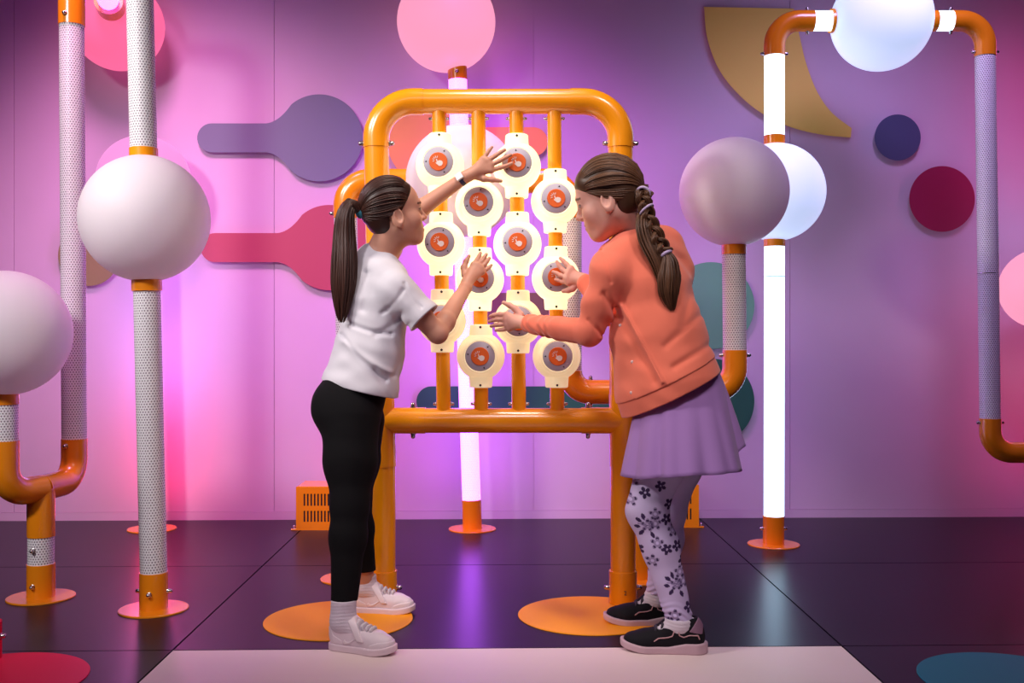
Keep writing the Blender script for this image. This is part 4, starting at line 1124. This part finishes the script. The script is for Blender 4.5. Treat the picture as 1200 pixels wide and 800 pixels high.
# socks and white court shoes
M_SOCK = mat('white_sock', (0.70, 0.62, 0.70, 1), 0.95, bump=(500, 0.4, 0.002))
def sock(parent, base, an, toe, r, ztop, label):
    F = Field(); F.rc(np.array((an[0], an[1], ztop)), np.array((an[0], an[1], 0.085))-toe*0.004, r, r, 0.01)
    F.rc(np.array((an[0], an[1], 0.085)), np.array((an[0], an[1], 0.055))+toe*0.05, r-0.004, r-0.010, 0.02)
    F.warp(lambda p: (0.0005*np.sin(p[:, 2]*620+3*np.sin(p[:, 0]*40))).astype(np.float32))
    F.plane((0, 0, ztop), (0, 0, 1), 0.004); return sculpt('sock', F, 0.0024, M_SOCK, parent, base, label=label)
sock(g1, base1, anR, toeR, 0.0392, anR[2]+0.034, 'white ribbed sock'); sock(g1, base1, anL, toeL, 0.0392, anL[2]+0.045, 'white ribbed sock')
M_SHW = mat('white_leather', (0.80, 0.68, 0.74, 1), 0.45, bump=(300, 0.06, 0.001)); M_SHT = mat('white_trim', (0.84, 0.72, 0.77, 1), 0.4)
M_SHS = mat('white_rubber', (0.80, 0.64, 0.70, 1), 0.5); M_LACE = mat('white_lace', (0.68, 0.62, 0.66, 1), 0.8)
court = dict(kind='court', label='white court shoe with a strap over the laces', sole_h=lambda q: 0.0235, overlays=court_overlays)
cm = dict(tongue=M_SHT, upper=M_SHW, sole=M_SHS, trim=M_SHT, lace=M_LACE)
hR = np.array((anR[0], anR[1], 0))-toeR*0.047; hL = np.array((anL[0], anL[1], 0))-toeL*0.047
shoe(g1, base1, hR, toeR, 0.226, court, cm); shoe(g1, base1, hL, toeL, 0.226, court, cm)

# wristwatch on the raised arm
ad = unit(wrL-elL); wc = lerp(wrL, elL, 0.05)
M_WBAND = mat('navy_strap', (0.03, 0.03, 0.09, 1), 0.5); M_WFACE = mat('watch_face', (0.75, 0.74, 0.82, 1), 0.2)
w = link('wristwatch', sweep([wc-ad*0.010, wc-ad*0.009, wc+ad*0.009, wc+ad*0.010], [0.0205, 0.0232, 0.0228, 0.020], 28, base1, name='wristwatch'), M_WBAND, g1, label='wristwatch with navy strap and pale square face')
fdir = unit(np.cross(ad, np.cross((-0.25, -1, 0.45), ad))); sd = np.cross(ad, fdir)
fc = wc+fdir*0.0235; vv = []
for hgt in (-0.003, 0.0045):
    for a_, b_ in ((-1, -1), (1, -1), (1, 1), (-1, 1)): vv.append(fc+fdir*hgt+ad*a_*0.0125+sd*b_*0.0135-base1)
fm = mk('watch_face', vv, [(3, 2, 1, 0), (4, 5, 6, 7), (0, 1, 5, 4), (1, 2, 6, 5), (2, 3, 7, 6), (3, 0, 4, 7)], False)
link('watch_face', fm, M_WFACE, w, label='pale square watch face')

# ================================================================== the child in the coral cardigan
base2 = np.array((*lerp(floor_at(785, 764), floor_at(755, 729), 0.5)[:2], 0.0))
g2 = thing('person', 'child in coral cardigan and lavender skirt with a braid, leaning over the buttons', 'person', tuple(base2))
hc2 = P(713, 233, 3.36); HR2 = frame_of((-0.90, 0.29, -0.34)); hs2 = 1.12
# roll the head a little towards the camera
hloc2 = lambda p: ((p-hc2.astype(np.float32))@HR2.T.astype(np.float32))/np.float32(hs2)
H2 = lambda *q: hc2+(np.array(q)*hs2)@HR2
f2 = unit((-0.78, 0.62, 0)); lat2 = np.array((-f2[1], f2[0], 0))       # her left side, towards the camera
nk0, nk1 = H2(0, -0.025, -0.05), P(752, 283, 3.40)
sL, sR = P(716, 322, 3.255), P(783, 300, 3.50)
eL, wL = P(690, 389, 3.29), P(619, 379, 3.505)
eR, wR = P(714, 365, 3.50), P(684, 328, 3.57)
ch2, wa2, pe2 = P(764, 335, 3.36), P(782, 405, 3.33), P(800, 462, 3.30)
h2L, h2R = P(788, 492, 3.24), P(806, 488, 3.38)
k2L, k2R = P(758, 598, 3.19), P(781, 598, 3.42)
a2L, a2R = P(797, 728, 3.145), P(771, 704, 3.45)

B2 = Field()
B2.add(lambda p: head_core(hloc2(p))*np.float32(hs2), hc2-0.145, hc2+0.145, 0.0)
B2.rc(nk0, nk1, 0.046, 0.050, 0.025)
B2.rc(nk1, lerp(sL, nk1, 0.15), 0.05, 0.042, 0.03); B2.rc(nk1, lerp(sR, nk1, 0.15), 0.05, 0.042, 0.03)
B2.ec(lerp(ch2, nk1, 0.5), ch2, (0.12, 0.080), (0.135, 0.095), lat2, 0.03)
B2.ec(ch2, wa2, (0.135, 0.095), (0.110, 0.085), lat2, 0.03); B2.ec(wa2, pe2, (0.110, 0.085), (0.130, 0.100), lat2, 0.03)
B2.chain([sL, eL], [0.044, 0.034], 0.02); B2.chain([eL, lerp(eL, wL, 0.3), wL], [0.034, 0.033, 0.0225], 0.012)
B2.chain([sR, eR], [0.044, 0.034], 0.02); B2.chain([eR, lerp(eR, wR, 0.3), wR], [0.034, 0.033, 0.0225], 0.012)
leg2L = [h2L, lerp(h2L, k2L, 0.5), k2L, lerp(k2L, a2L, 0.32)+(0.008, 0, 0), a2L]; leg2R = [h2R, lerp(h2R, k2R, 0.5), k2R, lerp(k2R, a2R, 0.32)+(0.008, 0, 0), a2R]
B2.chain(leg2L, [0.078, 0.070, 0.053, 0.050, 0.034], 0.02); B2.chain(leg2R, [0.085, 0.074, 0.055, 0.052, 0.034], 0.02)
t2L, t2R = unit((-0.985, 0.17, 0)), unit((-0.99, 0.10, 0))
for an_, to_ in ((a2L, t2L), (a2R, t2R)):
    hl_ = np.array((an_[0], an_[1], 0.055)); B2.chain([an_, hl_, np.array((an_[0], an_[1], 0.040))+to_*0.10], [0.031, 0.025, 0.013], 0.010)
# near hand pointing at a button, thumb up
d = 3.555
hand_field(B2, wL, P(604, 375, d), [
    [P(594, 368.5, d+.010), P(585.5, 368, d+.022), P(579, 369, d+.032), P(574.5, 370.5, d+.036)],
    [P(593.5, 374, d+.010), P(584.5, 374, d+.024), P(578.5, 375, d+.034), P(573.5, 376.5, d+.038)],
    [P(594.5, 379.5, d+.010), P(586, 380, d+.022), P(580.5, 381, d+.032), P(575.5, 382, d+.036)],
    [P(597, 384.5, d+.008), P(590, 386, d+.018), P(585.5, 386.5, d+.026), P(581, 387, d+.030)]],
    [P(610, 368.5, d-.008), P(603.5, 361.5, d), P(597, 357.5, d+.008), P(590, 354.5, d+.012)], 1.0)
# far hand on the next bar's button
d = 3.588
hand_field(B2, wR, P(674, 325, d), [
    [P(666, 320, d), P(659, 316, d+.010), P(655, 311, d+.016), P(652.5, 306.5, d+.018)],
    [P(669, 315, d), P(664, 309.5, d+.010), P(660, 305.5, d+.016), P(656.5, 302.5, d+.018)],
    [P(664.5, 325.5, d), P(657, 322.5, d+.010), P(652, 320, d+.016), P(648, 318.5, d+.018)],
    [P(666, 331, d), P(659, 330, d+.010), P(655, 328.5, d+.014), P(651, 327.5, d+.016)]],
    [P(676, 333, d), P(671, 338, d+.002), P(666, 340, d+.006), P(660, 341, d+.010)], 1.0)
col2 = lambda v: skin_color(hloc2(v.astype(np.float32)), SKIN2, (0.55, 0.17, 0.15), HAIR2*0.8, (0.62, 0.20, 0.16), 0.22)
sculpt('body', B2, 0.0026, M_SKIN, g2, base2, col2)

# hair combed back into a low braid
cap2 = [(0.082, 0.060), (0.066, 0.048), (0.046, 0.030), (0.022, 0.010), (0.008, -0.006), (-0.002, 0.008), (-0.020, 0.010), (-0.030, -0.006),
        (-0.030, -0.030), (-0.022, -0.058), (-0.036, -0.078), (-0.2, -0.078), (-0.2, 0.2), (0.085, 0.2)]
hair2 = sculpt('hair', hair_cap(hloc2, hs2, hc2, cap2, puff=0.010), 0.0026, M_HAIR, g2, base2, hcap_col(HAIR2), label='brown hair combed back into a thick braid')
tie2 = (0.012, -0.112, -0.022)
st = hairline_starts(cap2[:10], 240)
for i in range(330):
    x = (rng.random()*2-1)*0.064; st.append((x, 0.080-8*x*x, 0.074-3*x*x))
sp = scalp_paths(hc2, HR2, hs2, st, tie2, 0.010)
strands(sp, 0.0023, hairtone(HAIR2*1.2, len(sp)), 'hair_locks', M_HAIR, hair2, base2, taper=0.1)
tp2 = P(752, 226, 3.285)
# loose bundle from the skull to the braid, then the plait itself
bctrl = [H2(*tie2), P(753, 228, 3.275), P(757, 243, 3.255), P(763, 262, 3.235), P(773, 283, 3.215), P(781, 297, 3.205)]
bc = np.array(smooth_curve([tuple(c) for c in bctrl], 24)); nb = len(bc)
Tb = np.gradient(bc, axis=0); Tb /= np.linalg.norm(Tb, axis=1)[:, None]
Ab = np.cross(Tb, (0, 1, 0)); Ab /= np.linalg.norm(Ab, axis=1)[:, None]; Bb = np.cross(Tb, Ab)
tt = np.linspace(0, 1, nb)
for s_ in range(3):
    ph = 2*math.pi*s_/3; w_ = 2*math.pi*2.6
    off = 0.0155*np.sin(w_*tt+ph)[:, None]*Ab+0.0085*np.sin(2*(w_*tt+ph))[:, None]*Bb
    cen = bc+off; locks = []
    for i in range(26):
        a, r = rng.random()*2*math.pi, math.sqrt(rng.random())*0.0105
        locks.append(cen+r*math.cos(a)*Ab+r*math.sin(a)*Bb)
    strands(locks, 0.0024, hairtone(HAIR2*1.1, len(locks)), 'braid_strand', M_HAIR, hair2, base2, taper=0.05)
tctrl = [P(781, 297, 3.205), P(784, 308, 3.20), P(784, 325, 3.195), P(784, 345, 3.19), P(788, 364, 3.19)]
tl = tail_paths(tctrl, [0.011, 0.026, 0.036, 0.030, 0.010], 190, 16)
# second half of the loose hair falling beside the braid
lctrl = [H2(0.02, -0.108, -0.045), P(753, 258, 3.245), P(758, 282, 3.225), P(769, 305, 3.21), P(777, 330, 3.205), P(779, 348, 3.20)]
tl += tail_paths(lctrl, [0.012, 0.020, 0.024, 0.022, 0.018, 0.010], 120, 16)
strands(tl, 0.0026, hairtone(HAIR2*1.05, len(tl)), 'braid_tail', M_HAIR, hair2, base2, taper=0.4)
M_LIL = mat('lilac_elastic', (0.50, 0.40, 0.62, 1), 0.6)
def elastic(c, axis, R_, r, lab):
    axis = unit(axis); u = unit(np.cross(axis, (0.2, 1, 0.1))); v = np.cross(axis, u)
    ring = [np.asarray(c)+R_*(math.cos(2*math.pi*k/24)*u+math.sin(2*math.pi*k/24)*v) for k in range(25)]
    link('hair_elastic', sweep(ring, r, 10, base2, False, 'hair_elastic'), M_LIL, hair2, label=lab)
elastic(bc[20], Tb[20], 0.021, 0.0048, 'lilac hair elastic'); elastic(bc[52], Tb[52]+(0.5, 0, 0), 0.024, 0.0042, 'lilac hair elastic'); elastic(P(781, 297, 3.205), Tb[-1], 0.0145, 0.0055, 'lilac hair elastic')

# cardigan
M_CARD = cloth('coral_knit', (0.86, 0.20, 0.12, 1), 0.85, 1100, 0.25, 0.35)
K = Field(); nd2 = unit(nk0-nk1)
K.rc(nk1-(0, 0, 0.01), sL, 0.056, 0.058, 0.035); K.rc(nk1, nk1+nd2*0.035, 0.060, 0.058, 0.02); K.rc(P(737, 292, 3.34), P(712, 312, 3.28), 0.056, 0.056, 0.03); K.rc(P(738, 285, 3.40), P(717, 300, 3.38), 0.050, 0.048, 0.03); K.rc(nk1-(0, 0, 0.01), P(776, 290, 3.47), 0.062, 0.066, 0.05); K.rc(P(776, 290, 3.47), P(790, 320, 3.46), 0.066, 0.07, 0.04)
K.ec(P(760, 305, 3.38), P(764, 340, 3.355), (0.150, 0.085), (0.160, 0.115), lat2, 0.035)
K.ec(P(764, 340, 3.355), P(771, 395, 3.33), (0.160, 0.115), (0.158, 0.150), lat2, 0.03)
K.ec(P(771, 395, 3.33), P(784, 455, 3.30), (0.158, 0.150), (0.160, 0.172), lat2, 0.03)
K.ec(P(784, 455, 3.30), P(794, 510, 3.28), (0.160, 0.172), (0.160, 0.172), lat2, 0.03)
cu = lerp(wL, eL, 0.03)
K.chain([sL, lerp(sL, eL, 0.5), eL], [0.060, 0.054, 0.045], 0.02); K.chain([eL, lerp(eL, wL, 0.45), cu], [0.045, 0.0400, 0.0325], 0.012)
K.chain([P(776, 296, 3.49), eR], [0.058, 0.046], 0.02); K.chain([eR, lerp(eR, wR, 0.5), lerp(eR, wR, 0.9)], [0.046, 0.040, 0.032], 0.012)
fdir2 = unit(wL-eL).astype(np.float32); flen = float(np.linalg.norm(wL-eL))
def cardi_folds(p):
    w = wrinkle(p, [(40, 20, 50, 0.9, 1.3), (-35, 25, 45, 2.7, 1.4), (20, 10, 70, 5.0, 1.0)], 0.0012)
    t = ((p-eL.astype(np.float32))@fdir2)/flen; r = np.linalg.norm(p-eL.astype(np.float32)-(t*flen)[:, None]*fdir2, axis=1)
    m = np.clip((t-0.42)/0.2, 0, 1)*(r < 0.055)*(t < 1.1)
    w = w+(m*0.0022*np.sin(t*46+2.5*np.sin(p[:, 2]*60)+1.2*np.sin(p[:, 0]*90))).astype(np.float32)
    for (a, b, amp, wd) in ((P(728, 358, 3.2), P(776, 448, 3.1), 0.010, 0.007), (P(722, 362, 3.2), P(768, 446, 3.1), -0.006, 0.014), (P(708, 345, 3.2), P(726, 372, 3.2), -0.010, 0.012),
                            (P(838, 400, 3.25), P(790, 430, 3.15), -0.006, 0.011), (P(830, 360, 3.25), P(780, 405, 3.15), -0.005, 0.012), (P(812, 330, 3.25), P(800, 380, 3.15), -0.004, 0.012),
                            (P(706, 292, 3.25), P(716, 330, 3.2), -0.005, 0.006), (P(690, 375, 3.25), P(705, 392, 3.22), -0.006, 0.007)):
        q = np.stack([p[:, 0]/p[:, 1]*3.2, p[:, 2]], 1); a2 = np.array((a[0]/a[1]*3.2, a[2])); b2 = np.array((b[0]/b[1]*3.2, b[2])); e_ = b2-a2
        tq = np.clip(((q-a2)@e_)/(e_@e_), 0, 1); dd = np.hypot(q[:, 0]-a2[0]-tq*e_[0], q[:, 1]-a2[1]-tq*e_[1]); w = w-(amp*np.exp(-(dd/wd)**2)*(p[:, 1] < 3.45)).astype(np.float32)
    return w
K.warp(cardi_folds)
hp, hn = P(792, 464, 3.20), unit((0.50, 0.02, -1.0))       # hem plane
def band(p):      # ribbed hem band pulled in a touch
    h_ = -((p-hp.astype(np.float32))@hn.astype(np.float32))
    return (np.where((h_ > 0) & (h_ < 0.050), 0.004, 0)*(p[:, 0] > 0.30)).astype(np.float32)
K.warp(band)
K.cut(lambda p: np.where(p[:, 0] > 0.285, (p-hp.astype(np.float32))@hn.astype(np.float32), -1).astype(np.float32), 0.002)
K.cut(lambda p: -f_rc(p, nk1+nd2*0.045, nk1+nd2*0.2, 0.050, 0.075), 0.004)
card = sculpt('cardigan', K, 0.0028, M_CARD, g2, base2, label='coral knitted cardigan with small pearly buttons')
u1 = unit(np.cross(nd2, (0, 1, 0))); v1 = np.cross(nd2, u1)
ring = [nk1+nd2*0.052+0.0545*(math.cos(2*math.pi*k/32)*u1+math.sin(2*math.pi*k/32)*v1) for k in range(33)]
link('collar_band', sweep(ring, 0.0075, 10, base2, False, 'collar_band'), M_CARD, card)
M_PEARL = mat('pearl_button', (0.75, 0.55, 0.52, 1), 0.25)
def on_field(F, px, py, d0=2.95, d1=3.5):
    """first point of the field's surface along a line of sight"""
    ds = np.linspace(d0, d1, 400); pts = np.stack([P(px, py, x) for x in ds]); v = F(pts); k = np.argmax(v < 0)
    return pts[k] if v[k] < 0 else None
bme = lathe([(0.0048, -0.002), (0.0055, 0.0), (0.0045, 0.0018), (0.002, 0.0026)], 12, 'button', 'Y'); bme.materials.append(M_PEARL)
for (x, y) in ((727, 381), (714, 421.5), (741, 424), (740, 460), (714.5, 452.5), (738.5, 490.5)):
    q = on_field(K, x, y)
    if q is not None:
        o = link('button', bme, None, card, tuple(q-base2)); o.rotation_euler = (0, 0, math.pi)

# skirt
M_SKIRT = cloth('lavender_cotton', (0.33, 0.18, 0.45, 1), 0.9, 1000, 0.15, 0.3)
nt_, nr_ = 120, 26; vs_, qs_ = [], []
T0, B0 = P(797, 440, 3.30), P(800.5, 535, 3.215)
for i in range(nr_):
    t = i/(nr_-1)
    for k in range(nt_):
        a = 2*math.pi*k/nt_
        fold = math.sin(6*a+0.9)*0.55+math.sin(9*a+2.2+t)*0.30+math.sin(15*a+0.4)*0.15
        rx = 0.120+(0.194-0.120)*t**0.8; ry = 0.105+(0.195-0.105)*t**1.2; g = 1+0.05*fold*t**1.3
        for (c_, w_, d_) in ((237, 6, 0.13), (258, 5, 0.035), (283, 6, 0.045), (306, 5, 0.04), (347, 7, 0.17), (30, 9, 0.08), (75, 9, 0.08), (120, 9, 0.08), (165, 8, 0.06), (205, 6, 0.05)):
            da = (math.degrees(a)-c_+180) % 360-180; g -= d_*math.exp(-(da/w_)**2)*t**0.9
        x = T0[0]+(B0[0]-T0[0])*t+rx*g*math.cos(a); y = T0[1]+(B0[1]-T0[1])*t+ry*g*math.sin(a)
        ztop = T0[2]+0.02*math.cos(a); ad_ = (math.degrees(a)+20) % 360-20                       # -20..340: the far side, right to left, then the near side
        lift = 0.066/(1+math.exp(-(ad_+12)/2.5))*max(0.0, min(1.0, (150-ad_)/110)) if ad_ < 150 else 0.0
        zbot = 0.556+lift-0.026*max(0, -math.cos(a))+0.003*fold
        vs_.append((x, y, ztop+(zbot-ztop)*t))
for i in range(nr_-1):
    for k in range(nt_):
        k2 = (k+1) % nt_; qs_.append((i*nt_+k, (i+1)*nt_+k, (i+1)*nt_+k2, i*nt_+k2))
sk = link('skirt', np_mesh('skirt', np.array(vs_)-base2, np.array(qs_)), M_SKIRT, g2, label='flared lavender skirt')
so_ = sk.modifiers.new('thick', 'SOLIDIFY'); so_.thickness = 0.003

# floral leggings: pale lilac with printed sprays of dark flowers
M_FLOR = mat_attr('floral_jersey', 0.85, bump=(1400, 0.15, 0.001), spec=0.2)
FL = Field()
FL.chain(leg2L, [0.086, 0.076, 0.0600, 0.0550, 0.0400], 0.03); FL.chain(leg2R, [0.092, 0.081, 0.0600, 0.0540, 0.0400], 0.03)
FL.warp(lambda p: (wrinkle(p, [(10, 10, 90, 0.5, 1.4), (30, 0, 60, 2.0, 1.0)], 0.0007)+0.0016*np.sin(p[:, 2]*330+8*np.sin(p[:, 0]*35))*np.clip((0.17-p[:, 2])/0.05, 0, 1)).astype(np.float32))
zl, zr = P(0, 731, 3.14)[2], P(0, 694, 3.45)[2]
FL.cut(lambda p: np.where(p[:, 1] < 3.30, zl-p[:, 2]-0.18*(p[:, 0]-0.51), zr-p[:, 2]).astype(np.float32), 0.002)
FL.plane((0, 0, 0.72), (0, 0, 1), 0.002)
PALE = np.array((0.60, 0.50, 0.76)); DARK = np.array((0.045, 0.022, 0.085)); MIDV = np.array((0.20, 0.14, 0.30))
def flower_px(px, py, kind, x, y, out):
    """paint one printed motif in the leg's own side-on plane (pixels here only set where on the leg it sits)"""
    dx, dy = px-x, py-y; r = np.hypot(dx, dy); a = np.arctan2(dy, dx)
    if kind == 'dark':       # five small dark petals
        m = (r < 2.3+4.6*np.abs(np.cos(2.5*(a-0.5)))**0.7) & (r > 1.3); out[m] = DARK
        m = r < 1.2; out[m] = PALE*0.9
    elif kind == 'mid':      # looser paler bloom
        m = (r < 3.0+5.0*np.abs(np.cos(2.5*(a+0.3)))) & (r > 2.0); out[m] = out[m]*0.35+MIDV*0.65
        m = (np.abs(r-5.5) < 1.0) & (np.abs(np.cos(2.5*(a+0.3))) > 0.75); out[m] = DARK
        m = r < 1.6; out[m] = PALE*1.05
    elif kind == 'spray':    # bloom with leaves
        flower_px(px, py, 'mid', x, y, out); flower_px(px, py, 'mid', x+9, y-2, out)
        for (lx, ly, an_, L_) in ((-10, -6, 0.6, 6), (-5, -10, 1.2, 6), (-6, 9, -1.0, 6), (6, 11, 1.1, 6), (-11, 2, 0.1, 5)):
            u = (px-x-lx)*math.cos(an_)+(py-y-ly)*math.sin(an_); v = -(px-x-lx)*math.sin(an_)+(py-y-ly)*math.cos(an_)
            m = (np.abs(u) < L_*0.75) & (np.abs(v) < 2.2*(1-(u/(L_*0.75))**2)); out[m] = DARK
        for (lx, ly, an_, L_) in ((0, 0, 0.15, 22), (0, 0, -0.7, 14)):
            u = (px-x-lx)*math.cos(an_)+(py-y-ly)*math.sin(an_); v = -(px-x-lx)*math.sin(an_)+(py-y-ly)*math.cos(an_)
            m = (np.abs(u) < L_*0.5) & (np.abs(v) < 0.5); out[m] = MIDV
sprays = [(757, 613, 'spray'), (790, 680, 'spray'), (776, 722, 'mid')]
motifs = [(729, 568, 'dark'), (755, 576, 'dark'), (739, 585, 'mid'), (726, 586, 'dark'), (766, 600, 'mid'), (780, 607, 'dark'), (779, 640, 'dark'), (748, 643, 'dark'), (763, 654, 'mid'),
          (784, 590, 'dark'), (773, 568, 'dark'), (788, 620, 'mid'), (795, 667, 'mid'), (805, 707, 'dark'), (792, 637, 'dark'), (743, 562, 'mid'), (768, 633, 'mid'), (788, 716, 'mid'), (800, 655, 'dark')]
def floral(v):
    out = np.tile(PALE, (len(v), 1)); far = v[:, 1] > 3.29
    px = 600+v[:, 0]/3.16*1200; py = 400+(CAM_Z-v[:, 2])/3.16*1200       # the leg laid out flat, one scale all over
    back = np.where(far, 31.0, 0.0)+np.where(v[:, 1] > 3.16+0.0*v[:, 2], 0, 0)
    for k, x, y in [(k, x, y) for (x, y, k) in sprays+motifs]: flower_px(px+back*0.6, py+back, k, x, y, out)
    return out
sculpt('leggings', FL, 0.0022, M_FLOR, g2, base2, floral, label='pale lilac leggings printed with dark flowers')

sock(g2, base2, a2L, t2L, 0.0400, a2L[2]+0.012, 'lilac grey sock'); sock(g2, base2, a2R, t2R, 0.0400, a2R[2]+0.035, 'lilac grey sock')
M_RUP = mat('black_mesh', (0.008, 0.007, 0.011, 1), 0.75, bump=(700, 0.4, 0.001), spec=0.2); M_RSO = mat('pink_foam', (0.62, 0.42, 0.48, 1), 0.55, bump=(60, 0.2, 0.003), var=0.12)
M_RPK = mat('pink_piping', (0.55, 0.30, 0.32, 1), 0.5); M_RPT = mat('mauve_patch', (0.25, 0.13, 0.20, 1), 0.6); M_RLC = mat('dark_lace', (0.03, 0.025, 0.04, 1), 0.8)
run = dict(kind='runner', zs=0.95, toe=0.82, ox=0.066, tz=0.092, label='black running shoe with pink piping and pale pink sole', sole_h=lambda q: 0.020+0.011*np.clip((0.11-q[:, 0])/0.05, 0, 1), overlays=runner_overlays)
rm = dict(tongue=M_RUP, upper=M_RUP, sole=M_RSO, pink=M_RPK, patch=M_RPT, lace=M_RLC)
h2 = np.array((a2L[0], a2L[1], 0))-t2L*0.080; shoe(g2, base2, h2, t2L, 0.262, run, rm)
h2 = np.array((a2R[0], a2R[1], 0))-t2R*0.080; shoe(g2, base2, h2, t2R, 0.262, run, rm)
wb_ = lerp(wL, P(604, 375, 3.555), 0.05); wd_ = unit(wL-eL)
link('wristband', sweep([wb_-wd_*0.006, wb_-wd_*0.005, wb_+wd_*0.002, wb_+wd_*0.003], [0.0225, 0.0248, 0.0245, 0.022], 28, base2, name='wristband'), M_BLACKBOLT, g2, label='thin black wristband')
